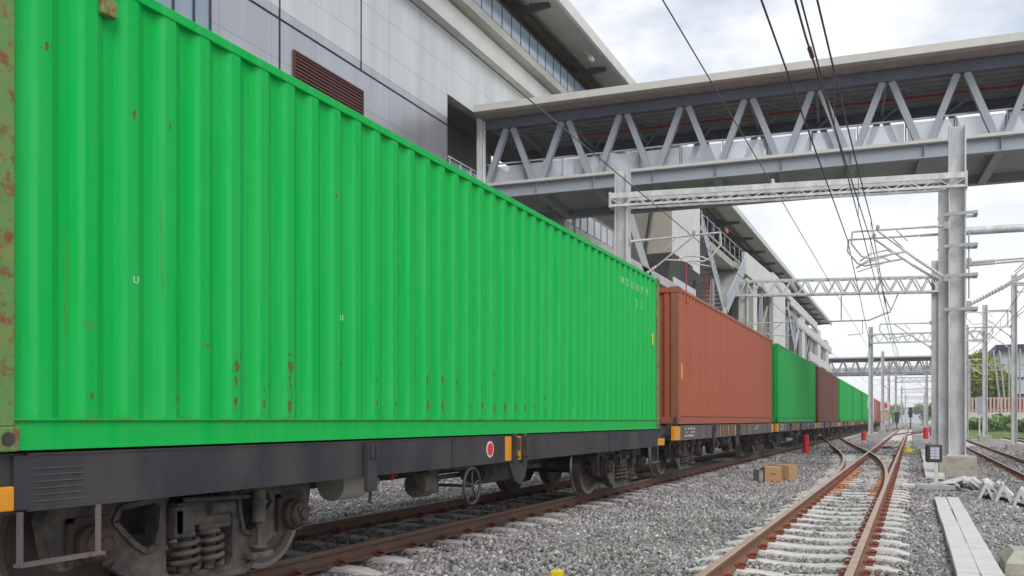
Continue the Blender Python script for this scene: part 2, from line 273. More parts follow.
# ------------------------------------------------------------------ mesh helpers
class MB:
    def __init__(s): s.v = []; s.f = []; s.m = []; s.sm = []
    def add(s, vs, fs, mi=0, smooth=False):
        o = len(s.v); s.v += [tuple(p) for p in vs]; s.f += [tuple(i + o for i in f) for f in fs]; s.m += [mi] * len(fs); s.sm += [smooth] * len(fs); return s
    def box(s, a, b, mi=0, bevel=0):
        x0, x1 = sorted((a[0], b[0])); y0, y1 = sorted((a[1], b[1])); z0, z1 = sorted((a[2], b[2]))
        if bevel:
            e = bevel
            bm = bmesh.new(); bmesh.ops.create_cube(bm, size=1)
            for v in bm.verts: v.co = Vector((x0 + (v.co.x + .5) * (x1 - x0), y0 + (v.co.y + .5) * (y1 - y0), z0 + (v.co.z + .5) * (z1 - z0)))
            bmesh.ops.bevel(bm, geom=bm.edges[:], offset=e, segments=2, affect='EDGES', profile=.6)
            bm.verts.index_update(); s.add([v.co[:] for v in bm.verts], [[v.index for v in f.verts] for f in bm.faces], mi); bm.free(); return s
        return s.add([(x0, y0, z0), (x1, y0, z0), (x1, y1, z0), (x0, y1, z0), (x0, y0, z1), (x1, y0, z1), (x1, y1, z1), (x0, y1, z1)],
                     [(0, 3, 2, 1), (4, 5, 6, 7), (0, 1, 5, 4), (1, 2, 6, 5), (2, 3, 7, 6), (3, 0, 4, 7)], mi)
    def bar(s, p, q, w, h=None, up=(0, 0, 1), mi=0):
        """rectangular bar from p to q, w across, h along 'up'"""
        h = h or w; p = Vector(p); q = Vector(q); d = (q - p).normalized(); u = Vector(up)
        if abs(d.dot(u)) > .98: u = Vector((0, 1, 0)) if abs(d.y) < .9 else Vector((1, 0, 0))
        r = d.cross(u).normalized(); u = r.cross(d).normalized()
        c = [(-1, -1), (1, -1), (1, 1), (-1, 1)]
        vs = [p + r * a * w / 2 + u * b * h / 2 for a, b in c] + [q + r * a * w / 2 + u * b * h / 2 for a, b in c]
        return s.add(vs, [(0, 1, 2, 3), (7, 6, 5, 4), (0, 4, 5, 1), (1, 5, 6, 2), (2, 6, 7, 3), (3, 7, 4, 0)], mi)
    def hsec(s, p, q, w, t=.03, fx=(1, 0, 0), mi=0):
        """H section column/beam: flanges face +-fx"""
        p = Vector(p); q = Vector(q); f = Vector(fx).normalized(); d = (q - p).normalized(); g = d.cross(f).normalized()
        for sg in (-1, 1):
            s.bar(p + f * sg * (w / 2 - t / 2), q + f * sg * (w / 2 - t / 2), w, t, up=f, mi=mi)
        s.bar(p, q, t, w - 2 * t, up=f, mi=mi); return s
    def tube(s, pts, r, n=8, mi=0, cap=True, smooth=True):
        pts = [Vector(p) for p in pts]; rs = r if isinstance(r, (list, tuple)) else [r] * len(pts)
        o = len(s.v); vs = []; prev = None
        for i, p in enumerate(pts):
            d = (pts[min(i + 1, len(pts) - 1)] - pts[max(i - 1, 0)]).normalized()
            if prev is None:
                u = Vector((0, 0, 1)) if abs(d.z) < .9 else Vector((1, 0, 0)); a = d.cross(u).normalized()
            else: a = (prev - d * prev.dot(d)).normalized()
            prev = a; b = d.cross(a)
            for k in range(n):
                t = 2 * PI * k / n; vs.append(p + (a * math.cos(t) + b * math.sin(t)) * rs[i])
        fs = [(i * n + k, i * n + (k + 1) % n, (i + 1) * n + (k + 1) % n, (i + 1) * n + k) for i in range(len(pts) - 1) for k in range(n)]
        s.add(vs, fs, mi, smooth)
        if cap:
            s.add([vs[k] for k in range(n)][::-1], [tuple(range(n))], mi); s.add(vs[-n:], [tuple(range(n))], mi)
        return s
    def lathe(s, prof, org, axis='z', n=24, mi=0, smooth=True, mis=None):
        org = Vector(org); vs = []
        for r, h in prof:
            for k in range(n):
                t = 2 * PI * k / n; a, b = r * math.cos(t), r * math.sin(t)
                vs.append(org + Vector({'z': (a, b, h), 'x': (h, a, b), 'y': (b, h, a)}[axis]))
        for i in range(len(prof) - 1):
            fs = [(i * n + k, i * n + (k + 1) % n, (i + 1) * n + (k + 1) % n, (i + 1) * n + k) for k in range(n)]
            o = len(s.v)
            s.add(vs[i * n:(i + 2) * n], [tuple(j - i * n for j in f) for f in fs], (mis[i] if mis else mi), smooth and not mis)
        s.add(vs[:n][::-1], [tuple(range(n))], mis[0] if mis else mi); s.add(vs[-n:], [tuple(range(n))], mis[-1] if mis else mi); return s
    def plate(s, loops, x0, x1, mi=0):
        """polygon with holes in the (y,z) plane, thick from x0 to x1"""
        L3 = [[Vector((0, y, z)) for y, z in lp] for lp in loops]
        tris = tessellate_polygon([[Vector((v.y, v.z, 0)) for v in lp] for lp in L3]); flat = [v for lp in L3 for v in lp]; n = len(flat)
        vs = [(x0, v.y, v.z) for v in flat] + [(x1, v.y, v.z) for v in flat]
        fs = [tuple(t) for t in tris] + [tuple(i + n for i in t)[::-1] for t in tris]
        o = 0
        for lp in L3:
            k = len(lp)
            fs += [(o + i, o + (i + 1) % k, n + o + (i + 1) % k, n + o + i) for i in range(k)]; o += k
        return s.add(vs, fs, mi)
    def extrude(s, prof, p, q, mi=0, axis='y'):
        """closed profile in (x,z), from y=p to y=q"""
        n = len(prof); vs = [(x, p, z) for x, z in prof] + [(x, q, z) for x, z in prof]
        return s.add(vs, [tuple(range(n))[::-1], tuple(range(n, 2 * n))] + [(i, (i + 1) % n, n + (i + 1) % n, n + i) for i in range(n)], mi)
    def build(s, name, mats, parent=None, fix=True):
        me = bpy.data.meshes.new(name); me.from_pydata(s.v, [], s.f)
        mats = mats if isinstance(mats, (list, tuple)) else [mats]
        for k in mats: me.materials.append(M[k] if isinstance(k, str) else k)
        me.polygons.foreach_set('material_index', s.m); me.polygons.foreach_set('use_smooth', s.sm)
        if fix and len(s.f) < 60000:
            bm = bmesh.new(); bm.from_mesh(me); bmesh.ops.recalc_face_normals(bm, faces=bm.faces[:]); bm.to_mesh(me); bm.free()
        me.update()
        o = bpy.data.objects.new(name, me); COL.objects.link(o)
        if parent: o.parent = parent
        return o

def tag(o, label=None, cat=None, group=None, kind=None):
    if label: o['label'] = label
    if cat: o['category'] = cat
    if group: o['group'] = group
    if kind: o['kind'] = kind
    return o
def thing(name, label, cat, loc=(0, 0, 0), rz=0, group=None):
    o = bpy.data.objects.new(name, None); COL.objects.link(o); o.location = loc; o.rotation_euler = (0, 0, rz); o.empty_display_size = .3
    return tag(o, label, cat, group)
def kids(o): return [c for c in COL.objects if c.parent == o]
def copy_tree(o, parent=None, sw=None):
    c = o.copy(); COL.objects.link(c); c.parent = parent
    if sw and c.type == 'MESH':
        for sl in c.material_slots:
            k = sw.get(sl.material.name)
            if k: sl.link = 'OBJECT'; sl.material = M[k]
    for ch in list(o.children): copy_tree(ch, c, sw)
    return c
def at(x, y, Y):
    """world point seen at pixel (x, y) on the plane at distance Y along the track"""
    a = (x - 512) / 885; b = (420 - y) / 885; c, s = math.cos(YAW), math.sin(YAW)
    dx, dy = a * c - s, a * s + c; t = Y / dy
    return Vector((t * dx, Y, EYE + t * b))

# ------------------------------------------------------------------ ground
GX = [-600, -14, -8, -7.2, -4.1, -3.3, .2, 1.5, 2.3, 5, 600]
GZ = [-.4, -.35, -.3, -.19, -.19, -.275, -.275, -.34, -.57, -.6, -.6]
def gz(x): return float(np.interp(x, GX, GZ))
xs = sorted(set([-600, -200, -60, -30, -14] + [round(-12 + .5 * i, 2) for i in range(49)] + [14, 20, 40, 100, 300, 600] + GX[1:-1]))
ys = [-40, -10, -2, 0] + [round(.5 * i, 2) for i in range(1, 60)] + [32, 36, 42, 50, 60, 80, 110, 150, 220, 400, 900, 1600]
g = MB(); rnd = random.Random(3)
vs = [(x, y, gz(x) + (rnd.uniform(-.012, .012) if abs(x) < 12 and y < 30 else 0)) for y in ys for x in xs]
W_ = len(xs)
g.add(vs, [(j * W_ + i, j * W_ + i + 1, (j + 1) * W_ + i + 1, (j + 1) * W_ + i) for j in range(len(ys) - 1) for i in range(W_ - 1)])
tag(g.build('ground', 'ground'), kind='structure')

# ------------------------------------------------------------------ tracks
RAILP = [(-.0625, 0), (.0625, 0), (.0625, .012), (.012, .03), (.009, .095), (.034, .107), (.034, .135), (.028, .142), (-.028, .142), (-.034, .135), (-.034, .107), (-.009, .095), (-.012, .03), (-.0625, .012)]
def rail_mesh(path, mats, name, parent, off):
    """path: list of (x, y, ztop); off: lateral offset to the right"""
    b = MB(); n = len(RAILP); vs = []
    for i, (x, y, z) in enumerate(path):
        x0, y0, _ = path[max(i - 1, 0)]; x1, y1, _ = path[min(i + 1, len(path) - 1)]
        d = Vector((x1 - x0, y1 - y0)).normalized(); r = Vector((d.y, -d.x))
        for px, pz in RAILP: vs.append((x + r.x * (off + px), y + r.y * (off + px), z - .142 + pz))
    for k in range(n):
        fs = [(i * n + k, i * n + (k + 1) % n, (i + 1) * n + (k + 1) % n, (i + 1) * n + k) for i in range(len(path) - 1)]
        b.f += fs; b.m += [1 if k in (6, 7, 8) else 0] * len(fs); b.sm += [False] * len(fs)
    b.v = vs
    b.add([vs[k] for k in range(n)], [tuple(range(n))]); b.add(vs[-n:], [tuple(range(n))])
    return b.build(name, mats, parent)
def sleeper_mb(L0, L1, w=.24, sag=.03, h=.16):
    """concrete sleeper across x from L0 to L1, top ends at z=0 under the rails, dipping in the middle"""
    b = MB(); n = 12; vs = []
    for i in range(n + 1):
        t = i / n; x = L0 + (L1 - L0) * t; e = min(t, 1 - t)
        z = -sag * math.sin(PI * min(max((t - .28) / .44, 0), 1)) - (.05 * (1 - e / .1) if e < .1 else 0)
        wt = w * .36 if .02 < t < .98 else w * .3
        vs += [(x, -w / 2, -h), (x, -wt, z - .012), (x, -wt * .8, z), (x, wt * .8, z), (x, wt, z - .012), (x, w / 2, -h)]
    fs = []
    for i in range(n):
        for k in range(6): a = i * 6 + k; c = i * 6 + (k + 1) % 6; fs.append((a, c, c + 6, a + 6))
    fs += [tuple(range(6)), tuple(range(n * 6, n * 6 + 6))]
    return b.add(vs, fs)
def clip_mb():
    """sprung rail clip on its shoulder, on the +x side of a rail foot"""
    b = MB()
    b.box((.055, -.05, -.004), (.125, .05, .022))
    pts = [(.06, -.045, .02), (.05, -.03, .035), (.07, -.01, .052), (.105, 0, .056), (.13, .012, .04), (.12, .035, .022), (.09, .04, .03), (.05, .03, .03)]
    return b.tube(pts, .011, 6)
CLIP = {}
def clip_copy(parent, x, y, z, flip, m):
    if m not in CLIP:
        CLIP[m] = clip_mb().build('rail_clip', m); o = CLIP[m]
    else: o = CLIP[m].copy(); COL.objects.link(o)
    o.parent = parent; o.location = (x, y, z); o.rotation_euler = (0, 0, PI if flip else 0); return o
def centre(path, y):
    for (x0, y0, z0), (x1, y1, z1) in zip(path, path[1:]):
        if y0 <= y <= y1: t = (y - y0) / (y1 - y0); return x0 + (x1 - x0) * t, z0 + (z1 - z0) * t
    return path[-1][0], path[-1][2]
def track(label, path, gauge, rails=('rail', 'rail_top'), clipm='clip', sp=.65, y0=2.5, y1=60, far=150, bearer=None, nclip=100, hl=1.0, skip_sleep=None, skip_far=False):
    t = thing('railway_track', label, 'railway track', (0, 0, 0))
    for s in (-1, 1): rail_mesh(path, rails, 'rail', t, s * gauge / 2)
    y = y0; base = None; nc = 0; fs = MB(); fc = MB(); ns = 0; cm = clip_mb()
    while y < far:
        x, z = centre(path, y); zs = z - .142
        lo, hi = (-hl, hl)
        if bearer: lo, hi = bearer(y, x, lo, hi)
        if not (skip_sleep and skip_sleep(y)):
            jx = rnd.uniform(-.02, .02); jr = rnd.uniform(-.006, .006)
            if y < y1 and ns < 100:
                key = (round(lo, 2), round(hi, 2))
                o = sleeper_mb(lo, hi).build('sleeper', 'sleeper', t) if (bearer or base is None) else base.copy()
                if not bearer and base is None: base = o
                elif not bearer: COL.objects.link(o); o.parent = t
                o.location = (x + jx, y, zs + rnd.uniform(-.002, .002)); o.rotation_euler = (0, 0, jr); ns += 1
            else:
                b = sleeper_mb(lo, hi); fs.add([(v[0] + x, v[1] + y, v[2] + zs) for v in b.v], b.f)
            for s in (-1, 1):
                for fl in (0, 1):
                    cx = x + s * gauge / 2
                    if nc < nclip and y < y1: clip_copy(t, cx, y, zs, fl, clipm); nc += 1
                    elif y < 75:
                        k = -1 if fl else 1
                        fc.add([(cx + v[0] * k, y + v[1] * k, v[2] + zs) for v in cm.v], cm.f)
        y += sp
    if fs.v: tag(fs.build('far_sleepers', 'sleeper', t), kind='stuff')
    if fc.v: tag(fc.build('far_rail_clips', clipm, t), kind='stuff')
    return t
def straight(x, z, y0=-6, y1=420): return [(x, y0, z), (x, y0 + 60, z), (x, y0 + 160, z), (x, y1, z)]
TXC = -5.375; RXC = -.99
track('dark rusty track that the container train stands on', straight(TXC, 0), 1.35, ('rail_dark', 'rail_dark_top'), 'clip_dark', .62, 2.8, 65, 120, hl=1.2)
def coff(y):
    if y < 16.5: return 0
    if y < 38.5: return .0025 * (y - 16.5) ** 2
    if y < 59: return 1.21 + .11 * (y - 38.5)
    if y < 75.7: return 3.465 + .11 * (y - 59) - .0033 * (y - 59) ** 2
    return 4.385
def turnout_bearer(y, x, lo, hi):
    if 16 < y < 40: return -(coff(y) + 1.0), hi
    return lo, hi
rt = track('brown railed track in the middle of the gravel with red clips and pale sleepers', straight(RXC, -.07), 1.065, ('rail', 'rail_top'), 'clip', .66, 3.0, 62, 140, bearer=turnout_bearer, hl=.97)
cp = [(RXC - coff(y), y, -.073 + (.066 * min(max((y - 50) / 25, 0), 1))) for y in [18 + 1.5 * i for i in range(40)]]
ct = track('curving crossover track that leaves the middle track and joins the train track', cp, 1.065, ('rail', 'rail_top'), 'clip', .66, 40.2, 75, 75, hl=.95)
# orange slide plates under the switch blades, and check rails at the crossing
for i in range(14):
    y = 17.2 + .66 * i
    for s in (-1, 1):
        b = MB(); x = RXC + s * .5325 - s * (.2 if s < 0 else .16)
        w = rnd.uniform(.10, .17) if s < 0 else rnd.uniform(.07, .12); b.box((x - w, y - rnd.uniform(.05, .2), -.205), (x + w, y + rnd.uniform(.02, .12), -.188)); b.build('slide_plate', 'slide', rt)
for s, ya, yb in ((1, 34, 39.5),):
    pts = [(RXC + s * (.5325 - .1), y, -.075) for y in (ya, ya + 1, yb - 1, yb)]
    pts[0] = (pts[0][0] - s * .05, ya, -.075); pts[-1] = (pts[-1][0] - s * .05, yb, -.075)
    rail_mesh(pts, ('rail', 'rail'), 'check_rail', rt, 0)
cp2 = [(RXC + .0022 * (max(y - 78, 0)) ** 2 if y < 100 else RXC + 1.065 + .097 * (y - 100), y, -.076 - .003 * max(y - 78, 0) ** .9) for y in [80 + 4 * i for i in range(12)]]
track('distant crossover track bending right behind the red bollards', cp2, 1.065, ('rail', 'rail_top'), 'clip', .7, 92, 100, 120, nclip=0, hl=.95)
track('rust red track on the right beyond the concrete mast', straight(3.45, -.40), 1.065, ('rail', 'rail_top'), 'clip', .66, 14, 78, 110, hl=.95)
track('farthest right rusty track below the green shrubs', straight(8.3, -.42, 20), 1.065, ('rail', 'rail_top'), 'clip', .7, 60, 95, 130, nclip=40, hl=.95)
cp3 = [(TXC + max(0, y - 90) * .08, y, -.02) for y in [90 + 5 * i for i in range(9)]]
track('far track fanning out from the end of the train', cp3, 1.065, ('rail', 'rail_top'), 'clip', .7, 96, 97, 112, nclip=0, hl=.95)

# gravel
def gravel():
    rs = np.random.RandomState(5)
    zones = [(-4.4, 3.2, 5.5, 13, 700, 1.0), (-5.0, 4.4, 13, 22, 430, 1.1), (-5.0, 6, 22, 36, 170, 1.35), (-4.6, 7, 36, 64, 60, 1.9), (-6.4, -4.2, 4.0, 20, 330, .95), (-13, -6.4, 5, 26, 130, 1.3), (-4.4, -3.2, 3, 5.5, 300, 1)]
    P = []
    for x0, x1, y0, y1, dn, sc in zones:
        n = int((x1 - x0) * (y1 - y0) * dn); P.append(np.stack([rs.uniform(x0, x1, n), rs.uniform(y0, y1, n), rs.uniform(.014, .031, n) * sc], 1))
    P = np.concatenate(P); x, y = P[:, 0], P[:, 1]
    # keep what the camera side can see (with a margin), drop what would lie on rails, sleepers and slabs
    c, s = math.cos(YAW), math.sin(YAW); zc = -x * s + y * c; xc = x * c + y * s
    keep = (np.abs(xc) < zc * .62 + 1.2)
    def near(xx, d): return np.abs(x - xx) < d
    for xr in (TXC - .675, TXC + .675, RXC - .5325, RXC + .5325, 3.45 - .5325, 3.45 + .5325): keep &= ~near(xr, .085)
    of = np.where(y < 16.5, 0, np.where(y < 38.5, .0025 * (y - 16.5) ** 2, 1.21 + .11 * (y - 38.5)))
    for k in (-1, 1): keep &= ~((np.abs(x - (RXC - of + k * .5325)) < .08) & (y > 18))
    def onsl(x0, x1, sp, ystart): ph = (y - ystart + sp / 2) % sp - sp / 2; return (x > x0) & (x < x1) & (np.abs(ph) < .11)
    r = rs.uniform(0, 1, len(x))
    keep &= ~(onsl(RXC - .97 - np.where((y > 16) & (y < 40), of, 0), RXC + .97, .66, 3.0) & (r > .04))
    keep &= ~(onsl(TXC - 1.2, TXC + 1.2, .62, 2.8) & (r > .18))
    keep &= ~(onsl(3.45 - .95, 3.45 + .95, .66, 14) & (r > .1))
    keep &= ~((x > .33) & (x < .73) & (y < 17.1)); keep &= ~((x > .5) & (x < 1.6) & (y > 22.5) & (y < 24.6))
    P = P[keep]; n = len(P)
    base = np.array([(i, j, k) for i in (-1, 1) for j in (-1, 1) for k in (-1, 1)], float)
    V = base[None] * .62 + rs.uniform(-.38, .38, (n, 8, 3)); V *= np.stack([rs.uniform(.8, 1.35, n), rs.uniform(.7, 1.2, n), rs.uniform(.5, .95, n)], 1)[:, None]
    def rot(V, ax, a):
        i, j = [(1, 2), (2, 0), (0, 1)][ax]; ca, sa = np.cos(a)[:, None], np.sin(a)[:, None]; Vi = V[:, :, i] * ca - V[:, :, j] * sa; V[:, :, j] = V[:, :, i] * sa + V[:, :, j] * ca; V[:, :, i] = Vi
    rot(V, 0, rs.uniform(-.9, .9, n)); rot(V, 1, rs.uniform(-.9, .9, n)); rot(V, 2, rs.uniform(0, 6.28, n))
    V *= P[:, 2][:, None, None]
    z = np.interp(P[:, 0], GX, GZ) + P[:, 2] * rs.uniform(.15, .9, n) + .008 * np.sin(P[:, 0] * 5 + P[:, 1] * 3) + .012 * np.sin(P[:, 1] * 1.7)
    V += np.stack([P[:, 0], P[:, 1], z], 1)[:, None]
    F = np.array([(0, 1, 3, 2), (4, 6, 7, 5), (0, 4, 5, 1), (2, 3, 7, 6), (0, 2, 6, 4), (1, 5, 7, 3)])
    F = (F[None] + (np.arange(n) * 8)[:, None, None]).reshape(-1)
    me = bpy.data.meshes.new('ballast_gravel'); me.vertices.add(n * 8); me.vertices.foreach_set('co', V.reshape(-1))
    me.loops.add(len(F)); me.loops.foreach_set('vertex_index', F); me.polygons.add(n * 6)
    me.polygons.foreach_set('loop_start', np.arange(n * 6) * 4); me.polygons.foreach_set('loop_total', np.full(n * 6, 4)); me.update(); me.validate()
    me.materials.append(M['gravel']); o = bpy.data.objects.new('ballast_gravel', me); COL.objects.link(o); print('stones', n)
    tag(o, 'grey crushed stone ballast lying between and beside the tracks', 'gravel', kind='stuff')
gravel()

# ------------------------------------------------------------------ station building along the left of the tracks
ST = thing('station_building', 'long elevated white and grey station building with an overhanging roof behind the train', 'station', (-14.5, 3, 0))
SO = Vector((-14.5, 3, 0))
def sb(b, name, m, parent=None):
    b.v = [tuple(Vector(v) - SO) for v in b.v]; return b.build(name, m, parent or ST)
XW = -14.5
b = MB(); b.box((XW - .3, -14, 0), (XW, 26.7, 11.5)); wl_ = sb(b, 'lower_wall', 'wall_grey')
b = MB(); b.box((XW - .3, -14, 11.502), (XW + .004, 26.7, 14.45)); b.box((XW - .3, 26.7, 12.32), (XW + .004, 46, 14.45)); sb(b, 'upper_wall', 'wall_white')
b = MB(); b.box((XW, -14, 11.22), (XW + .012, 26.69, 11.27)); 
for y in (14.29, 17.88, 21.49): b.box((XW + .004, y - .025, 4 if y < 20 else 11.24), (XW + .014, y + .025, 14.45 if y > 15 else 11.2))
sb(b, 'expansion_joint', 'joint')
b = MB(); b.box((XW - .001, 18.40, 9.0), (XW + .05, 21.57, 9.04)); b.box((XW - .001, 18.40, 10.63), (XW + .05, 21.57, 10.67)); b.box((XW - .001, 18.40, 9.04), (XW + .05, 18.44, 10.63)); b.box((XW - .001, 21.53, 9.04), (XW + .05, 21.57, 10.63)); b.box((XW + .002, 18.44, 9.04), (XW + .008, 21.53, 10.63))
for k in range(17):
    z = 9.08 + k * .093; b.add([(XW + .008, 18.44, z + .06), (XW + .045, 18.44, z), (XW + .045, 21.53, z), (XW + .008, 21.53, z + .06), (XW + .008, 18.44, z + .075), (XW + .045, 18.44, z + .015), (XW + .045, 21.53, z + .015), (XW + .008, 21.53, z + .075)], [(0, 1, 2, 3), (4, 5, 6, 7), (1, 2, 6, 5), (0, 1, 5, 4), (3, 2, 6, 7)])
sb(b, 'louvre', 'louvre')
b = MB(); b.box((XW, 13.2, 8.8), (XW + .03, 15.42, 10.75)); w_ = sb(b, 'window', 'glass_blue')
b = MB()
for y in (13.15, 14.30, 14.9, 15.4): b.box((XW, y, 8.75), (XW + .06, y + .05, 10.8))
b.box((XW, 13.15, 10.75), (XW + .055, 15.45, 10.8)); b.v = [tuple(Vector(v) - SO) for v in b.v]; f_ = b.build('window_frame', 'window_dark', w_)
# recess where the footbridge lands
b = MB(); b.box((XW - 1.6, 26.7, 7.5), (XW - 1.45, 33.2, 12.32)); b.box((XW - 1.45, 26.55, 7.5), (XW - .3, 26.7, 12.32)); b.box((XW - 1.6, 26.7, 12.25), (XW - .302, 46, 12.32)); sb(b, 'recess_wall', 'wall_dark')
b = MB(); b.box((XW - 1.45, 26.7, 8.9), (XW - .01, 34, 9.2)); sb(b, 'landing_floor', 'conc')
b = MB(); b.box((XW + .0, 26.8, 9.25), (XW + .02, 29.0, 10.1)); sb(b, 'landing_glass', 'glass_blue')
b = MB(); b.tube([(XW + .03, 26.72, 10.18), (XW + .03, 29.2, 10.18)], .03, 8)
for y in (26.8, 27.6, 28.4, 29.1): b.box((XW - .01, y, 9.2), (XW + .04, y + .05, 10.17))
sb(b, 'landing_railing', 'galv')
# concrete fascia beam, slab edge, glass parapet
b = MB(); b.box((XW + .24, -14, 14.47), (XW - .3, 57, 15.28)); b.box((XW + .34, -14, 14.47), (XW + .24, 57, 14.56)); sb(b, 'fascia_beam', 'conc_white')
b = MB(); b.box((XW + .15, -14, 15.28), (XW - .3, 57, 15.42)); sb(b, 'shadow_groove', 'conc')
b = MB(); b.box((XW + .58, -14, 15.42), (XW - 3, 57, 15.74)); sb(b, 'platform_slab', 'conc')
b = MB(); b.box((XW + .565, -14, 15.76), (XW + .585, 57, 16.56)); gp = sb(b, 'glass_parapet', 'glass_blue')
b = MB(); b.box((XW + .54, -14, 16.56), (XW + .62, 57, 16.62))
for k in range(82): b.box((XW + .56, -14 + k * .86, 15.74), (XW + .60, -14 + k * .86 + .045, 16.57))
b.v = [tuple(Vector(v) - SO) for v in b.v]; b.build('parapet_frame', 'window_dark', gp)
# roof: grey eave, tan soffit with long purlins, white edge trim
RY0, RY1 = -14, 162
b = MB(); b.extrude([(-12.62, 17.60), (-12.62, 17.95), (-16, 18.9), (-26, 19.6), (-26, 19.4), (-16, 18.6), (-13.9, 17.72)], RY0, RY1); rf = sb(b, 'roof', 'roof_grey')
b = MB(); b.extrude([(-12.55, 17.52), (-12.55, 17.99), (-12.7, 17.99), (-12.7, 17.52)], RY0, RY1 + .1); b.v = [tuple(Vector(v) - SO) for v in b.v]; b.build('edge_trim', 'conc_white', rf)
b = MB(); b.extrude([(-13.9, 17.70), (-16, 18.58), (-26, 19.38), (-26, 19.30), (-16, 18.50), (-13.9, 17.62)], RY0, RY1 - .1); b.v = [tuple(Vector(v) - SO) for v in b.v]; b.build('soffit', 'roof_tan', rf)
b = MB()
for x, z in ((-14.2, 17.66), (-15.0, 18.0), (-16.1, 18.42), (-17.4, 18.52), (-19, 18.62), (-21, 18.75), (-23, 18.9)): b.box((x - .06, RY0, z), (x + .06, RY1 - .2, z + .12))
b.v = [tuple(Vector(v) - SO) for v in b.v]; b.build('roof_purlins', 'rib', rf)
for y in [32.5 + 7.05 * k for k in range(19)]:
    b = MB(); b.plate([[(0, 0)]] and [[(-13.05, 17.50), (-13.05, 17.62), (-17.5, 18.45), (-17.5, 17.65), (-15.2, 17.30)]], y - .11, y + .11)
    b.v = [(v[1], v[0], v[2]) for v in b.v]; sb(b, 'roof_bracket', 'rib')
    if y > 33:
        b = MB(); b.tube([(-17.0, y, 17.8), (-17.0, y, 9.2)], .17, 10); b.tube([(-17, y, 15), (-15.4, y + 1.8, 17.7)], .07, 8); sb(b, 'roof_column', 'galv_dark')
b = MB()
for k in range(26): b.box((-15.4, 36 + 4.8 * k, 17.3), (-15.3, 37.5 + 4.8 * k, 17.36))
sb(b, 'lamp_strip', 'white_mark')
b = MB(); b.lathe([(.09, -.2), (.11, -.15), (.11, .15), (.06, .2)], (-13.0, 37.3, 17.2), 'y', 14); b.bar((-13.0, 37.3, 17.25), (-13.3, 37.3, 17.6), .05); sb(b, 'camera_bracket', 'conc_white')
for y, z in ((57.5, 14.9), (67.5, 15.4)):
    b = MB(); b.box((-12.9, y, z), (-12.8, y + 1.0, z + .3)); sb(b, 'red_sign', 'redpipe')
# open decks under the footbridge and beyond
b = MB(); b.box((-27, 33.2, 8.7), (-12.7, 57, 9.15)); b.box((-27, 57, 8.7), (-14.8, 160, 9.15)); sb(b, 'concourse_slab', 'conc')
b = MB(); b.box((-27, 57, 13.4), (-13.1, 72, 13.9)); b.box((-27, 72, 13.4), (-12.9, 160, 13.9)); sb(b, 'upper_slab', 'conc')
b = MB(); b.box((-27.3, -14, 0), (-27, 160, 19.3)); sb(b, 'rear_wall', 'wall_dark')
b = MB(); b.box((-12.74, 31.5, 9.2), (-12.72, 41, 9.95)); b.box((-12.74, 51, 8.8), (-12.72, 57, 9.55)); b.box((-12.74, 41, 9.1), (-12.72, 51, 9.2)); gg = sb(b, 'glass_railing', 'glass')
b = MB(); b.tube([(-12.73, 31.4, 10.0), (-12.73, 41, 10.0)], .035, 8)
for k in range(11): b.box((-12.77, 31.5 + k * .9, 9.1), (-12.69, 31.5 + k * .9 + .06, 10.0))
b.v = [tuple(Vector(v) - SO) for v in b.v]; b.build('railing_frame', 'bridge_steel', gg)
b = MB(); b.bar((-14.2, 37.5, 11.8), (-13.4, 41.2, 9.0), .5, .5); b.bar((-15.8, 35, 12), (-15.0, 38.5, 9.0), .5, .5); sb(b, 'raking_column', 'roof_tan')
b = MB(); b.box((-15.0, 46.2, 9.0), (-14.6, 46.6, 14.4)); sb(b, 'panel_edge', 'conc')
# boxed lift / stair head with beige south face and white east face, sloping bottom
def boxed(y0, y1, x0, x1, z0, z1, drop):
    b = MB(); b.add([(x0, y0, z0), (x1, y0, z0), (x1, y1, z0), (x0, y1, z0), (x0, y0, z1), (x1, y0, z1), (x1, y1, z1), (x0, y1, z1)], [(0, 3, 2, 1), (4, 5, 6, 7), (2, 3, 7, 6), (3, 0, 4, 7), (1, 2, 6, 5)], 0)
    b.add([(x0, y0, z0), (x1, y0, z0), (x1, y0, z1), (x0, y0, z1)], [(0, 1, 2, 3)], 1); return b
b = boxed(49.86, 55.2, -16.6, -12.5, 10.75, 15.4, 0); sb(b, 'stair_head_box', ['conc_white', 'beige'])
b = boxed(55.4, 57.4, -15.6, -12.55, 10.6, 15.6, 0); sb(b, 'stair_head_box', ['conc_white', 'beige'])
b = MB(); b.add([(-16.6, 49.9, 10.74), (-12.5, 49.9, 10.74), (-12.5, 57.4, 10.5), (-16.6, 57.4, 10.5), (-16, 51.5, 9.6), (-13.2, 51.5, 9.6), (-13.2, 56, 9.6), (-16, 56, 9.6)], [(0, 1, 2, 3), (4, 5, 6, 7), (0, 1, 5, 4), (1, 2, 6, 5), (2, 3, 7, 6), (3, 0, 4, 7)]); sb(b, 'sloping_underside', 'wall_dark')
b = MB(); b.add([(-12.7, 40.5, 11.9), (-12.7, 47.5, 6.9), (-12.7, 49, 6.9), (-12.7, 42.2, 11.9), (-14.2, 40.5, 11.9), (-14.2, 47.5, 6.9), (-14.2, 49, 6.9), (-14.2, 42.2, 11.9)], [(0, 1, 2, 3), (4, 5, 6, 7), (0, 1, 5, 4), (1, 2, 6, 5), (2, 3, 7, 6), (3, 0, 4, 7)]); sb(b, 'escalator_truss', 'galv_dark')
b = MB(); b.lathe([(.55, 0), (.62, .2), (.5, .5), (.2, .62)], (-12.6, 50.4, 6.7), 'y', 18); sb(b, 'round_duct', 'conc_white')
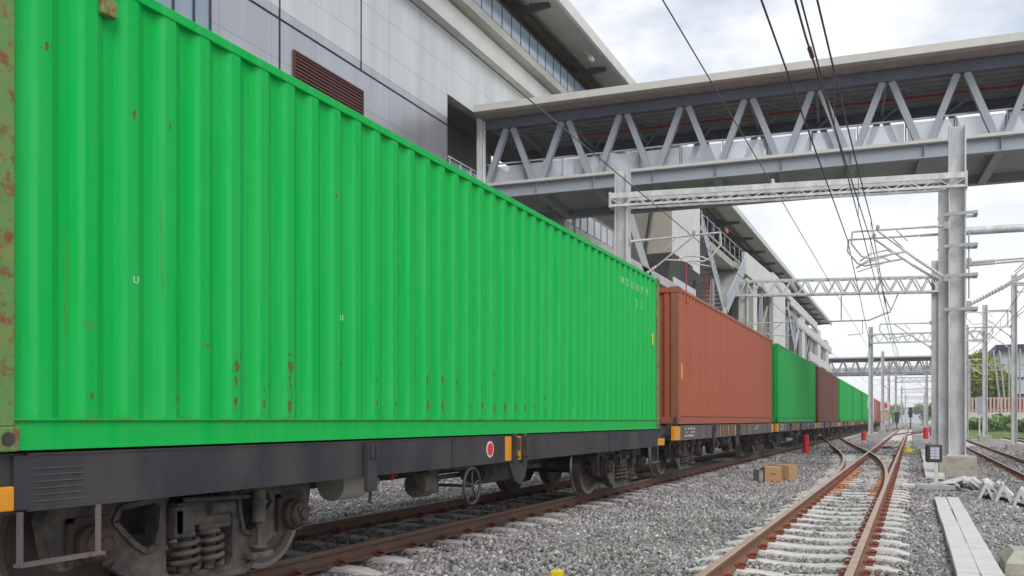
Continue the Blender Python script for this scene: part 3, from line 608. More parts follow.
# the V of two stair flights
def flight(ya, za, yb, zb, x0, x1, st=None):
    n = 18; sg = 1 if zb > za else -1
    b = MB(); w = .26
    for i in range(n):
        y0 = ya + (yb - ya) * i / n; y1 = ya + (yb - ya) * (i + 1) / n; z = max(za + (zb - za) * i / n, za + (zb - za) * (i + 1) / n); b.box((x0, y0, z - .2), (x1, y1, z))
    sb(b, 'stair_flight', 'conc')
    b = MB(); b.bar((x1 + .02, ya, za - .1), (x1 + .02, yb, zb - .1), .08, w); b.bar((x0 - .02, ya, za - .1), (x0 - .02, yb, zb - .1), .08, w); sb(b, 'stair_stringer', 'bridge_steel')
    b = MB(); b.tube([(x1, ya, za + 1.05), (x1, yb, zb + 1.05)], .035, 6)
    for i in range(15):
        y = ya + (yb - ya) * (i + .5) / 15; z = za + (zb - za) * (i + .5) / 15; b.box((x1 - .02, y - .03, z), (x1 + .03, y + .03, z + 1.05))
    sb(b, 'stair_balustrade', 'balustrade')
    b = MB(); d = (yb - ya); b.add([(x1 - .02, ya, za + .15), (x1 - .02, yb, zb + .15), (x1 - .02, yb, zb + .95), (x1 - .02, ya, za + .95)], [(0, 1, 2, 3)]); sb(b, 'stair_glass', 'glass_clear')
flight(57.6, 13.7, 64.6, 9.3, -15.3, -12.5); flight(66.4, 9.3, 74.2, 13.6, -15.3, -12.5)
b = MB(); b.box((-15.3, 64.6, 9.0), (-12.5, 66.4, 9.3)); sb(b, 'stair_landing', 'conc')
for y, z in ((64.8, 9), (66.2, 9), (61.5, 11)):
    b = MB(); b.box((-12.75, y, 0), (-12.5, y + .25, z)); sb(b, 'stair_post', 'bridge_steel')
b = MB(); b.add([(-15.4, 58, 13.4), (-15.4, 73.5, 13.4), (-15.4, 66.4, 9.2), (-15.4, 64.6, 9.2), (-15.6, 58, 13.4), (-15.6, 73.5, 13.4), (-15.6, 66.4, 9.2), (-15.6, 64.6, 9.2)], [(0, 1, 2, 3), (4, 5, 6, 7), (0, 1, 5, 4), (2, 3, 7, 6), (1, 2, 6, 5), (3, 0, 4, 7)]); sb(b, 'stair_back_wall', 'beige')
rb = random.Random(9)
for k in range(26):
    y = 44 + k * 4.2; x = rb.uniform(-17.5, -13.4); b = MB(); b.bar((x, y, rb.uniform(9.2, 12)), (x + rb.uniform(-.5, 1.2), y + rb.uniform(-2, 3), rb.uniform(14, 17.3)), rb.choice((.1, .16, .24))); sb(b, 'roof_brace', rb.choice(('rib', 'galv_dark', 'bridge_dark')))
for k in range(9):
    y = 57.8 + k * 1.9; b = MB(); b.box((-15.9, y, 9.2), (-15.75, y + .14, 17.2)); sb(b, 'frame_post', 'galv_dark')
for z in (10.4, 11.6, 12.6, 14.9):
    b = MB(); b.box((-15.72, 57.5, z), (-15.6, 76, z + .14)); sb(b, 'frame_rail', 'bridge_steel')
b = MB(); b.tube([(-12.6, 57.6, 14.7), (-12.6, 90, 15.2)], .035, 6)
for k in range(16): b.box((-12.62, 58 + k * 2, 13.6), (-12.58, 58.05 + k * 2, 14.95))
b.bar((-12.6, 57.6, 13.75), (-12.6, 90, 13.75), .1); sb(b, 'edge_railing', 'galv_dark')
b = MB(); b.box((-15.4, 57.5, 8.2), (-12.7, 76, 8.5)); b.box((-12.8, 57.5, 8.5), (-12.7, 76, 8.9)); sb(b, 'lower_platform', 'galv_dark')
# concrete frames with white east faces further on
def frame(y0, y1, x0, x1, z0, z1): b = boxed(y0, y1, x0, x1, z0, z1, 0); return sb(b, 'concrete_pier', ['conc_white', 'beige'])
frame(90.5, 99.5, -16.5, -12.5, 3.5, 14.6); frame(116, 119.5, -15.5, -12.55, 3, 14.9); frame(136, 141, -15.5, -12.55, 3, 14.5); frame(150, 155, -15, -12.55, 3, 14)
frame(79, 81, -13.9, -12.6, 0, 13.5)
b = MB(); b.add([(-12.45, 74.3, 13.2), (-12.45, 90, 13.2), (-12.45, 90, 15.4), (-12.45, 74.3, 15.0), (-12.8, 74.3, 13.2), (-12.8, 90, 13.2), (-12.8, 90, 15.4), (-12.8, 74.3, 15.0)], [(0, 1, 2, 3), (4, 5, 6, 7), (3, 2, 6, 7), (0, 1, 5, 4), (0, 3, 7, 4), (1, 2, 6, 5)])
b.box((-12.8, 90, 14.62), (-12.45, 104, 15.7)); b.box((-12.8, 112, 12.4), (-12.47, 160, 13.5)); b.box((-12.8, 126, 9.2), (-12.5, 160, 10.4)); b.box((-12.8, 104, 14.2), (-12.47, 135, 15.2)); sb(b, 'parapet_wall', 'conc_white')
flight(102, 13.6, 108, 9.6, -15.3, -12.6); flight(109.5, 9.6, 115.5, 13.6, -15.3, -12.6)
b = MB(); b.box((-15.3, 108, 9.3), (-12.6, 109.5, 9.6)); sb(b, 'stair_landing', 'conc')
for y in (70.5, 72.2, 76): 
    b = MB(); b.box((-14.8, y, 0), (-14.7, y + 1.4, 12.2)); sb(b, 'orange_netting', 'orange_mesh')
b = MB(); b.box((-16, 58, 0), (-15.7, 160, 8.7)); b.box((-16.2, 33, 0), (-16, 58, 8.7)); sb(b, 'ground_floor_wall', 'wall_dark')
rs_ = random.Random(4)
for k in range(12):
    y = 84 + k * 6.3; b = MB(); b.box((-12.9, y, 0), (-12.6, y + .3, 13.4)); 
    b.bar((-12.7, y, 9 + rs_.random() * 2), (-12.7, y + 4, 12 + rs_.random()), .12); b.bar((-12.7, y + 5, 6), (-12.7, y + 2, 9), .12); sb(b, 'scaffold_frame', 'galv_dark')
b = MB(); b.tube([(-12.4, 33.6, 11.4), (-12.4, 33.6, 4)], .06, 8); b.tube([(-14.2, 28.9, 0), (-14.2, 28.9, 12.0)], .09, 10); sb(b, 'downpipe', 'galv')
for y, x in ((52.5, -12.3), (58.3, -12.3), (60.2, -12.35)):
    b = MB(); b.tube([(x, y, 0), (x, y, 10.6)], .035, 6); sb(b, 'red_riser_pipe', 'redpipe')

# ------------------------------------------------------------------ footbridges
def make_bridge():
    t = thing('footbridge', 'covered blue-grey truss footbridge crossing above the train and the nearest mast', 'footbridge', (0, 30, 0), math.atan(.070), 'covered footbridges over the tracks')
    U0, U1 = -14.25, 17.6; D = 3.9; zb0, zb1 = 9.17, 9.62; zt0, zt1 = 11.66, 12.0
    b = MB(); b.extrude([(-1.0, 12.06), (-1.0, 12.30), (-.8, 12.32), (D + 1, 12.7), (D + 1, 12.62), (-.8, 12.20), (-.8, 12.06)], U0, U1)
    b.v = [(v[1], v[0], v[2]) for v in b.v]; rf = b.build('roof', 'cream', t)
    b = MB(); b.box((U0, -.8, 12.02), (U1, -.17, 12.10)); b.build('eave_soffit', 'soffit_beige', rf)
    b = MB()
    for k in range(16): b.box((U0 + k * 2.09, -1.004, 12.06), (U0 + k * 2.09 + .012, -.998, 12.31))
    b.build('fascia_joints', 'conc', rf)
    b = MB(); b.box((U0, -.15, 12.1), (U1, D + .9, 12.14)); b.build('roof_sheet', 'underside', rf)
    for k in range(9):
        v = .25 + k * .43; b = MB(); b.box((U0, v, 12.0), (U1, v + .07, 12.098)); b.build('purlin', 'purlin', rf)
    b = MB(); b.tube([(U0 + 3, 2.2, 11.83), (U1, 2.2, 11.83)], .05, 8); b.tube([(-6.9, .8, 11.83), (-6.9, .8, 11.45), (-6.9, 2.2, 11.83)], .045, 8); b.build('sprinkler_pipe', 'redpipe', t)
    for v in (0, D):
        b = MB(); b.box((U0, v - .14, zt0), (U1, v + .14, zt1)); b.build('top_chord', 'bridge_dark', t)
        b = MB(); b.box((U0, v - .03, zb0 + .03), (U1, v + .03, zb1 - .03)); b.box((U0, v - .15, zb0), (U1, v + .13, zb0 + .03)); b.box((U0, v - .15, zb1 - .03), (U1, v + .13, zb1)); b.build('bottom_chord', 'bridge_steel', t)
        for k in range(15):
            ut = -13.25 + 2.09 * k; ub = ut + 1.045
            for (a, c) in ((ut - .13, ut - 1.045 + .14), (ut + .13, ub - .14)):
                if a < U0 or c < U0 - .1 or c > U1: continue
                b = MB(); b.bar((a, v, zt0), (c, v, zb1), .20, .20, up=(0, 1, 0)); b.build('diagonal', 'bridge_steel', t)
    b = MB(); b.box((U0, -.19, zb1 + .002), (U1, .02, zb1 + .10)); b.box((U0, .02, zb1 - .12), (U1, D - .02, zb1 + .02)); b.build('walkway_deck', 'bridge_light', t)
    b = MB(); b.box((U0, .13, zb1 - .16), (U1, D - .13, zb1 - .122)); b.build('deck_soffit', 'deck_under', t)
    for k in range(16):
        u = -14.295 + 2.09 * k
        b = MB(); b.box((u - .07, .03, zb0 + .02), (u + .07, D - .03, zb1 - .162)); b.box((u - .13, .05, zb0 + .0), (u + .13, D - .05, zb0 + .03)); b.build('cross_beam', 'bridge_steel' if k % 2 else 'galv_dark', t)
        b = MB(); b.box((u - .004, -.155, zb0 + .02), (u + .004, -.03, zb1 - .03)); b.build('stiffener', 'bridge_steel', t)
        b = MB(); b.box((u + 1.0, .05, 11.8), (u + 1.09, D - .05, 11.97)); b.bar((u + 1.045, .1, 11.7), (u + 1.045 + 1.0, 2.0, 11.93), .06); b.bar((u + 1.045, D - .1, 11.7), (u + 1.045 + 1.0, 2.0, 11.93), .06); b.build('roof_strut', 'purlin', t)
    for v in (.28, D - .28):
        for k in range(23):
            u = U0 + .1 + k * 1.4
            b = MB(); b.box((u + .04, v, zb1 + .1), (min(u + 1.34, U1), v + .015, zb1 + .80)); b.build('glass_panel', 'glass', t)
            if v < 1:
                b = MB(); b.box((u - .03, v - .035, zb1), (u + .01, v + .04, zb1 + .90)); b.build('railing_post', 'galv_dark', t)
        b = MB(); b.tube([(U0, v + .01, zb1 + .90), (U1, v + .01, zb1 + .90)], .032, 8); b.build('handrail', 'galv', t)
    for u in (17.2,):
        b = MB(); b.box((u - .3, .2, -.6), (u + .3, .8, zb0)); b.box((u - .3, D - .8, -.6), (u + .3, D - .2, zb0)); b.build('support_column', 'conc', t)
    b = MB(); b.box((-14.42, -.32, zb0 - 3.4), (-14.22, -.16, 12.05)); b.build('end_post', 'galv', t)
    return t
BR = make_bridge()
B2 = copy_tree(BR); B2.location = (0, 168, -.1); B2['label'] = 'second covered footbridge, far away beyond the end of the station building'

# ------------------------------------------------------------------ containers (local: face at x=0, body towards -x, y along the train, z up)
CL, CW, CH = 12.19, 2.44, 2.58
def corr(y0, y1, x_out, x_in, pitch=.278):
    """trapezoid corrugation points (x, y)"""
    n = int(round((y1 - y0) / pitch)); p = (y1 - y0) / n; pts = []
    for i in range(n):
        y = y0 + i * p; pts += [(x_in, y), (x_in, y + p * .24), (x_out, y + p * .49), (x_out, y + p * .76)]
    return pts + [(x_in, y1)]
def make_container(m, mr, label, group):
    t = thing('shipping_container', label, 'container', group=group)
    PW = .13
    for name, xo, xi in (('side_panel', -.012, -.044), ('side_panel', -CW + .012, -CW + .044)):
        pts = corr(PW, CL - PW, xo, xi); b = MB(); z0, z1 = .155, CH - .06
        vs = [(x, y, z0) for x, y in pts] + [(x, y, z1) for x, y in pts]; n = len(pts)
        b.add(vs, [(i, i + 1, n + i + 1, n + i) for i in range(n - 1)])
        xb = (xi + (.03 if xi < -1 else -.03))
        b.add([(xb, y, z) for y, z in ((PW, z0), (CL - PW, z0), (CL - PW, z1), (PW, z1))], [(0, 1, 2, 3)])
        b.build(name, m, t)
    for s, xf in ((1, 0), (-1, -CW)):
        b = MB(); b.box((xf - s * .006, PW, CH - .062), (xf - s * .07, CL - PW, CH - .002), bevel=.006); b.build('top_rail', m, t)
        b = MB(); b.box((xf - s * .018, PW, .012), (xf - s * .06, CL - PW, .148)); b.box((xf - s * .004, PW, .148), (xf - s * .062, CL - PW, .158)); b.box((xf - s * .010, PW, 0), (xf - s * .062, CL - PW, .014)); b.build('bottom_rail', m, t)
    for y in (0, CL):
        for x in (0, -CW):
            sx = 1 if x == 0 else -1; sy = 1 if y == 0 else -1
            b = MB(); b.box((x, y, .118), (x - sx * .15, y + sy * PW, CH - .118), bevel=.008); b.build('corner_post', mr, t)
            for z in (0, CH):
                sz = 1 if z == 0 else -1
                b = MB(); e = .006; zz0 = z - sz * .004 if z else -.004
                b.box((x + sx * e, y - sy * e, zz0), (x - sx * .162, y + sy * .152, z + sz * .118), bevel=.01); c = b.build('corner_casting', mr, t)
                h = MB(); h.lathe([(.001, 0), (.034, .001), (.034, -.004)], (x + sx * (e + .0035), y + sy * .089, z + sz * .058), 'x', 12); h.build('casting_hole', 'black', c)
    for y, sy in ((0, 1), (CL, -1)):
        b = MB(); pts = corr(-CW + .15, -.15, y + sy * .02, y + sy * .065, .25); z0, z1 = .12, CH - .1
        vs = [(yy, x, z0) for x, yy in pts] + [(yy, x, z1) for x, yy in pts]; n = len(pts)
        b.add(vs, [(i, i + 1, n + i + 1, n + i) for i in range(n - 1)]); b.add([(-.15, y + sy * .1, z0), (-CW + .15, y + sy * .1, z0), (-CW + .15, y + sy * .1, z1), (-.15, y + sy * .1, z1)], [(0, 1, 2, 3)])
        b.box((-CW + .15, y + sy * .004, 0.01), (-.15, y + sy * .09, .12)); b.box((-CW + .15, y + sy * .004, CH - .1), (-.15, y + sy * .09, CH - .01)); b.build('end_wall', m, t)
    b = MB(); b.box((-CW + .06, .13, CH - .03), (-.06, CL - .13, CH - .012)); b.build('roof_panel', m, t)
    b = MB(); b.box((-CW + .07, .1, .02), (-.07, CL - .1, .1)); b.build('floor', 'black', t)
    b = MB(); b.box((-.03, .63, CH - .235), (.012, .73, CH - .14), bevel=.008); v = b.build('vent', 'sill', t)
    v.data.materials[0] = M['green_rusty'] if 'green' in m else M[mr]
    return t
def text_part(s, size, loc, parent, m, name='lettering', ext=.0015, rz=PI / 2, font_scale=(1, 1, 1)):
    cu = bpy.data.curves.new(name, 'FONT'); cu.body = s; cu.size = size; cu.extrude = ext; cu.space_character = 1.1
    o = bpy.data.objects.new(name, cu); COL.objects.link(o); dg = bpy.context.evaluated_depsgraph_get(); dg.update()
    me = bpy.data.meshes.new_from_object(o.evaluated_get(dg)); bpy.data.objects.remove(o)
    me.materials.clear(); me.materials.append(M[m])
    q = bpy.data.objects.new(name, me); COL.objects.link(q); q.parent = parent; q.location = loc; q.rotation_euler = (PI / 2, 0, rz); q.scale = font_scale; return q

FX = -3.98; PITCH = 13.55; Y1 = 2.80
CG = 'shipping containers riding on the train'
def loc_c(i): return (FX, Y1 + PITCH * i + (.02 if i else 0), 1.0 if i == 0 else 1.075)
def rust_marks(o, marks):
    """knocked and rusted spots on the outer flats of the ribs, part of the side panel's own mesh"""
    p = (CL - .26) / 43; rs = random.Random(2); me = o.data; bm = bmesh.new(); bm.from_mesh(me)
    for y, z, s in marks:
        k = round((y - .13) / p - .62); yc = .13 + p * (k + .625) + rs.uniform(-.012, .012); n = 11
        pts = []
        for i in range(n):
            a = 2 * PI * i / n; r = s * rs.uniform(.5, 1.15); dy = math.cos(a) * r * .75; dz = math.sin(a) * r * (1 if math.sin(a) > -.6 else rs.uniform(1.2, 2.6)); dy = max(-.036, min(.036, dy)); pts.append((yc + dy, z + dz))
        vs = [bm.verts.new((-.0108, yy, zz)) for yy, zz in pts]; f = bm.faces.new(vs); f.material_index = 1
        for _ in range(4):
            yy = yc + rs.uniform(-.034, .034); zz = z + rs.uniform(-.09, .09); e = s * rs.uniform(.12, .25)
            f = bm.faces.new([bm.verts.new((-.0107, yy + a * e, zz + b * e * 1.4)) for a, b in ((-1, -.6), (.2, -1), (1, .1), (.3, 1), (-.8, .7))]); f.material_index = 1
    bm.to_mesh(me); bm.free(); me.materials.append(M['rust_spot'])
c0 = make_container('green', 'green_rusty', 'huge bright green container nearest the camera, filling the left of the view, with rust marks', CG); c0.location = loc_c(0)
sp0 = [c for c in c0.children if c.name.startswith('side_panel')][0]
mk = []
for x, y, s in ((250, 366, .035), (250, 379, .025), (281, 365, .04), (279, 377, .02), (281, 404, .04), (251, 403, .03), (222, 401, .03), (300, 386, .02), (425, 379, .032), (441, 379, .03), (425, 404, .035), (441, 404, .035), (457, 382, .025), (468, 405, .025), (482, 405, .03), (494, 406, .028), (506, 406, .035), (517, 406, .035), (527, 407, .035), (537, 407, .03), (546, 409, .022), (371, 402, .02), (392, 403, .02), (371, 378, .018), (90, 395, .02), (134, 112, .02), (160, 122, .015), (47, 44, .02), (348, 200, .018), (400, 300, .014), (545, 330, .014), (600, 405, .02)):
    a = (x - 512) / 885; dx = a * math.cos(YAW) - math.sin(YAW); dy = a * math.sin(YAW) + math.cos(YAW); t = -3.99 / dx; mk.append((t * dy - Y1, EYE + t * (420 - y) / 885 - 1.0, s))
rust_marks(sp0, mk)
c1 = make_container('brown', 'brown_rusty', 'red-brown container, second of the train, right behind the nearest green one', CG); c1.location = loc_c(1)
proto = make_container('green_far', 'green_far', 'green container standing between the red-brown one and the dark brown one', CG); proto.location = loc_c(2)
names_ = [('dark_brown', 'dark purplish brown container, fourth of the train, between two green ones'),
          (None, 'green container directly behind the dark purplish brown one'),
          (None, 'distant green container without white panel, just before the one with a white panel'),
          (None, 'distant green container carrying a white panel near its far end'),
          ('white_paint', 'off-white container far down the train behind the green ones'),
          ('pale_brown', 'pinkish brown container far down the train behind the off-white one'),
          ('brown', 'red-brown container at the very far end of the train')]
conts = [c0, c1, proto]
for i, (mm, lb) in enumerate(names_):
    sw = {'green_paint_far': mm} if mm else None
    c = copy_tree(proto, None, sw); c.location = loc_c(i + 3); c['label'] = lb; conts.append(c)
b = MB(); b.box((.001, 9.2, 1.2), (.006, 11.6, 2.25)); b.build('white_panel', 'white_mark', conts[6])
# painted marks on the near container
for j, ch in enumerate('WOUNXM'):
    text_part(ch, .17, (.0 if j % 1 else -.0095, 9.98 + j * .278, 2.2), c0, 'faded_mark', 'lettering')
for j, ch in enumerate('22'):
    text_part(ch, .17, (-.0095, 10.80 + j * .278, 1.95), c0, 'faded_mark', 'lettering')
for (y, z) in ((9.0, .0), ):
    pass
b = MB(); b.box((-.011, 11.76, 1.42), (-.006, 11.83, 1.62)); b.build('yellow_sticker', 'bright_yellow', c0)
b = MB(); b.box((-.011, .27, .85), (-.005, .33, 1.15)); b.build('yellow_sticker', 'bright_yellow', c1)
for x, y in ((133, 283), (340, 320)):
    a = (x - 512) / 885; dx = a * math.cos(YAW) - math.sin(YAW); dy = a * math.sin(YAW) + math.cos(YAW); t = -3.99 / dx
    text_part('U', .06, (-.0095, t * dy - Y1, EYE + t * (420 - y) / 885 - 1.0), c0, 'faded_mark', 'lettering')

# ------------------------------------------------------------------ wagons (local: x=0 on the outer face of the near sill, y from wagon end, z=rail top)
def bolt_ring(b, x, y, z, r, n, br=.014):
    for k in range(n):
        t = 2 * PI * k / n + .4; b.lathe([(br, 0), (br, .018), (br * .6, .022)], (x, y + r * math.cos(t), z + r * math.sin(t)), 'x', 6)
def arc(cx, cy, r, a0, a1, n=8): return [(cx + r * math.cos(math.radians(a0 + (a1 - a0) * i / n)), cy + r * math.sin(math.radians(a0 + (a1 - a0) * i / n))) for i in range(n + 1)]
def make_bogie(parent, yc):
    g = bpy.data.objects.new('bogie', None); COL.objects.link(g); g.parent = parent; g.location = (-1.22, yc, 0)   # centre line of the track
    half = .69
    for s in (1, -1):
        xf = .93 * s                                    # outer face of the side frame
        outer = [(-1.16, .60), (-1.10, .72), (-.6, .745), (.6, .745), (1.10, .72), (1.17, .60), (1.12, .40), (1.06, .31), (.98, .31), (.98, .44), (.78, .44), (.78, .30), (.72, .30), (.50, .155), (.42, .10), (-.42, .10), (-.50, .155), (-.72, .30), (-.78, .30), (-.78, .44), (-.98, .44), (-.98, .31), (-1.06, .31), (-1.12, .40)]
        tri = [(-.71, .55), (-.66, .63), (-.40, .655), (-.345, .62), (-.36, .50), (-.40, .37), (-.47, .345), (-.56, .40)]
        tri2 = [(-y, z) for y, z in tri][::-1]
        win = [(-.27, .155), (.27, .155), (.30, .20), (.30, .62), (.26, .665), (-.26, .665), (-.30, .62), (-.30, .20)]
        b = MB(); b.plate([outer, tri, win, tri2], xf - s * .10, xf)
        # raised flanges round the openings and along the belly
        def rim(loop, w, closed=True):
            pts = [(xf + s * .006, y, z) for y, z in loop] + ([(xf + s * .006, *loop[0])] if closed else [])
            for p, q in zip(pts, pts[1:]): b.bar(p, q, w * 1.5, .03, up=(1, 0, 0))
        rim(tri, .022); rim(tri2, .022); rim(outer[13:18], .03, False); rim([(-1.10, .70), (-.6, .725), (.6, .725), (1.10, .70)], .035, False)
        b.build('side_frame', 'bogie', g)
        b = MB(); b.box((xf - s * .16, -.24, .46), (xf + s * .035, .24, .62), bevel=.02)
        b.box((xf - s * .05, -.27, .40), (xf + s * .05, -.10, .60), bevel=.012); b.box((xf - s * .05, -.03, .42), (xf + s * .02, .27, .50), bevel=.012)
        b.tube([(xf + s * .045, .02, .56), (xf + s * .045, .24, .56)], .045, 12); b.tube([(xf + s * .05, -.2, .64), (xf + s * .05, .40, .615)], .016, 6)
        for yy in (-.255, -.255): b.box((xf + s * .05, yy, .43), (xf + s * .068, yy + .03, .57))
        b.build('bolster_end', 'bogie', g)
        for yy in (-.13, .09):
            pts = [(xf - s * .015 + .085 * math.cos(t), yy + .085 * math.sin(t), .185 + t / (2 * PI) * .058) for t in [2 * PI * k / 14 for k in range(14 * 4 + 1)]]
            b = MB(); b.tube(pts, .019, 7); b.tube([(xf - s * .015, yy, .16), (xf - s * .015, yy, .42)], .045, 8); b.build('coil_spring', 'bogie', g)
        b = MB(); b.tube([(xf + s * .06, .50, .70), (xf + s * .06, .50, .64)], .022, 8); b.tube([(xf + s * .06, .50, .66), (xf + s * .06, .50, .43)], .05, 14); b.tube([(xf + s * .06, .50, .585), (xf + s * .06, .50, .56)], .062, 14)
        b.tube([(xf + s * .06, .50, .43), (xf + s * .06, .50, .24)], .020, 8); b.tube([(xf + s * .06, .50, .262), (xf + s * .06, .50, .25)], .06, 12); b.box((xf - s * .06, .40, .17), (xf + s * .10, .62, .215), bevel=.01); b.box((xf - s * .02, .43, .66), (xf + s * .09, .57, .705))
        b.build('damper', 'bogie', g)
        for yy in (-.89, .89):
            b = MB(); b.box((xf - s * .13, yy - .145, .33), (xf + s * .028, yy + .145, .60), bevel=.02)
            b.box((xf + s * .02, yy - .15, .33), (xf + s * .04, yy - .115, .60)); b.box((xf + s * .02, yy - .15, .575), (xf + s * .04, yy + .13, .60))
            ax = b.build('axle_box', 'axlecap', g)
            b = MB(); b.lathe([(.112, 0), (.112, s * .05), (.095, s * .07), (.095, s * .10), (.08, s * .115), (.04, s * .118), (.04, s * .14), (.02, s * .142)], (xf + s * .03, yy, .45), 'x', 22); bolt_ring(b, xf + s * .145 if s > 0 else xf - .16, yy, .45, .066, 3, .018); b.build('end_cap', 'axlecap', ax)
    for yy in (-.89, .89):
        for s in (1, -1):
            r = .43; x0 = s * (half - .055)
            prof = [(.055, -.02), (.10, 0), (.11, .03), (.20, .02), (.32, .045), (.345, .07), (.39, .075), (r, .075), (r + .004, 0.0), (r + .006, -.045), (r + .028, -.06), (r + .03, -.078), (.36, -.08), (.34, -.055), (.2, -.035), (.055, -.03)]
            b = MB(); n = 40; mis = [0] * 6 + [1, 1, 1, 1, 0, 0, 0, 0, 0]
            vs = [(x0 + s * h, yy + rr * math.cos(2 * PI * k / n), .43 + .02 + rr * math.sin(2 * PI * k / n)) for rr, h in prof for k in range(n)]
            for i in range(len(prof) - 1):
                b.f += [(i * n + k, i * n + (k + 1) % n, (i + 1) * n + (k + 1) % n, (i + 1) * n + k) for k in range(n)]; b.m += [mis[i]] * n; b.sm += [False] * n
            b.v = vs; b.build('wheel', ['wheel', 'wheel_tread'], g)
            b = MB(); sg = 1 if yy < 0 else -1
            b.plate([[(yy + sg * (r + .02), .30), (yy + sg * (r + .02), .60), (yy + sg * (r + .06), .60), (yy + sg * (r + .07), .30)]], x0 - .04, x0 + .04); b.bar((x0, yy + sg * (r + .05), .45), (x0, yy + sg * (r + .14), .70), .03, .03); b.build('brake_block', 'axlecap', g)
        b = MB(); b.tube([(-.92, yy, .45), (.92, yy, .45)], .065, 12); b.build('axle', 'bogie', g)
    b = MB(); b.box((-.9, -.22, .44), (.9, .22, .60), bevel=.02); b.tube([(-.7, -.35, .33), (.7, -.35, .33)], .03, 8); b.tube([(-.7, .35, .33), (.7, .35, .33)], .03, 8); b.bar((0, -.5, .4), (0, .5, .36), .05, .08); b.build('bolster', 'bogie', g)
    return g
def make_wagon(label, near):
    t = thing('container_wagon', label, 'flat wagon', group='flat wagons of the container train')
    LW = 12.25; sm = 'sill' if near else 'sill_grey'; zt, zb = .985, .695
    for s, xf in ((1, 0), (-1, -2.44)):
        b = MB()
        ya = .08 if near else .15
        b.box((xf, ya, zb + .012), (xf - s * .016, LW - .15, zt - .012)); b.box((xf + s * .004, .15, zt - .012), (xf - s * .11, LW - .15, zt)); b.box((xf + s * .004, .15, zb), (xf - s * .11, LW - .15, zb + .012))
        for yy in ((4.6, 9.4) if near else (1.2, 2.5, 4.1, 5.2, 7.4, 8.6, 10.1, 11.2)):
            b.box((xf, yy, zb + .012), (xf + s * .012, yy + (.05 if near else .1), zt - .012))
        sill = b.build('side_sill', sm, t)
    b = MB(); b.box((-2.33, .15, .90), (-.11, LW - .15, .965)); b.box((-1.45, .05, .52), (-1.0, LW - .05, .90), bevel=.01)
    for yy in np.arange(1, LW, 1.25): b.box((-2.33, yy, .74), (-.11, yy + .09, .90))
    b.build('underframe', sm, t)
    for y, sy in ((0, 1), (LW, -1)):
        b = MB(); b.box((-2.42, y, zb - .01), (-.02, y + sy * .15, zt)); b.build('end_beam', sm, t)
        b = MB()
        n0 = near and y == 0
        b.box((-.065, y - sy * .30, zb + .01), (.006, y + (.078 if n0 else sy * .146), zt - .16 if near else zt - .02), bevel=.008)
        b.build('end_bracket', 'yellow', t)
        b = MB(); b.box((-.16, y - sy * .28, zb + .1), (-.07, y + sy * .1, zt + .02)); b.box((-.05, y - sy * .1, zt - .04), (-.01, y - sy * .06, zt + .16)); b.build('lock_lever', 'black', t)
        b = MB(); b.box((-1.35, y - sy * .62, .62), (-1.1, y, .84), bevel=.03); b.box((-1.42, y - sy * .66, .58), (-1.16, y - sy * .40, .88), bevel=.04); b.build('coupler', 'bogie', t)
        pts = [(-.9, y, .72), (-.88, y - sy * .15, .6), (-.88, y - sy * .3, .42), (-.9, y - sy * .5, .36), (-.92, y - sy * .65, .45)]
        b = MB(); b.tube(pts, .022, 8); b.build('brake_hose', 'black', t)
    # stake pocket with yellow bands, half way
    ys = 5.80
    b = MB(); b.box((.002, ys, zb + .014), (.008, ys + .16, zt - .014)); b.box((.002, ys + .33, zb + .014), (.008, ys + .50, zt - .014)); b.build('yellow_band', 'yellow', t)
    b = MB()
    for yy in (ys + .17, ys + .42):
        b.box((.004, yy, zb - .02), (.05, yy + .07, zt + .015), bevel=.006); b.box((.05, yy + .005, zb + .12), (.07, yy + .1, zt - .03))
        b.lathe([(.014, 0), (.014, .03)], (.05, yy + .035, zb + .05), 'x', 8)
    b.plate([[(ys + .1, .705), (ys + .62, .705), (ys + .55, .50), (ys + .42, .43), (ys + .25, .50)]], -.04, .0); b.build('stake_pocket', 'black', t)
    b = MB(); y2 = 3.1
    b.box((.003, y2, zb - .12), (.05, y2 + .13, zt - .02), bevel=.008); b.box((.05, y2 + .02, zt - .14), (.075, y2 + .05, zt - .01)); b.box((.05, y2 + .08, zt - .14), (.075, y2 + .11, zt - .01)); b.tube([(.02, y2 + .07, zb - .12), (.02, y2 + .07, .48)], .012, 6); b.build('stake_pocket', 'black' if not near else 'sill', t)
    if near:
        b = MB(); b.lathe([(.085, 0), (.085, .004)], (.001, ys - .37, .845), 'x', 32); b.build('disc_border', 'white_mark', t)
        b = MB(); b.lathe([(.066, 0), (.066, .003)], (.0055, ys - .37, .845), 'x', 32); b.build('red_disc', 'red_disc', t)
        b = MB()
        for k in range(6): b.box((.001, .14 + .04, .74 + k * .033), (.004, .48, .744 + k * .033))
        b.build('stencil_lines', 'sill_grey', t)
    else:
        b = MB(); rr = random.Random(11)
        for y0, nr, nc in ((.5, 3, 7), (8.8, 2, 5)):
            for r_ in range(nr):
                for c_ in range(nc):
                    if rr.random() < .8: b.box((.013, y0 + c_ * .13, .90 - r_ * .07), (.016, y0 + c_ * .13 + rr.uniform(.04, .1), .90 - r_ * .07 + .035))
        b.build('stencil_marks', 'white_mark', t)
        b = MB()
        for y0 in (3.9, 4.9, 7.9): b.box((.013, y0, zb + .02), (.017, y0 + .07, zt - .02))
        b.build('yellow_stripes', 'yellow', t)
    # hand brake
    yh = 4.92
    b = MB(); R = .175
    b.tube([(.05, yh + R * math.cos(2 * PI * k / 28), .50 + R * math.sin(2 * PI * k / 28)) for k in range(29)], .015, 8, cap=False)
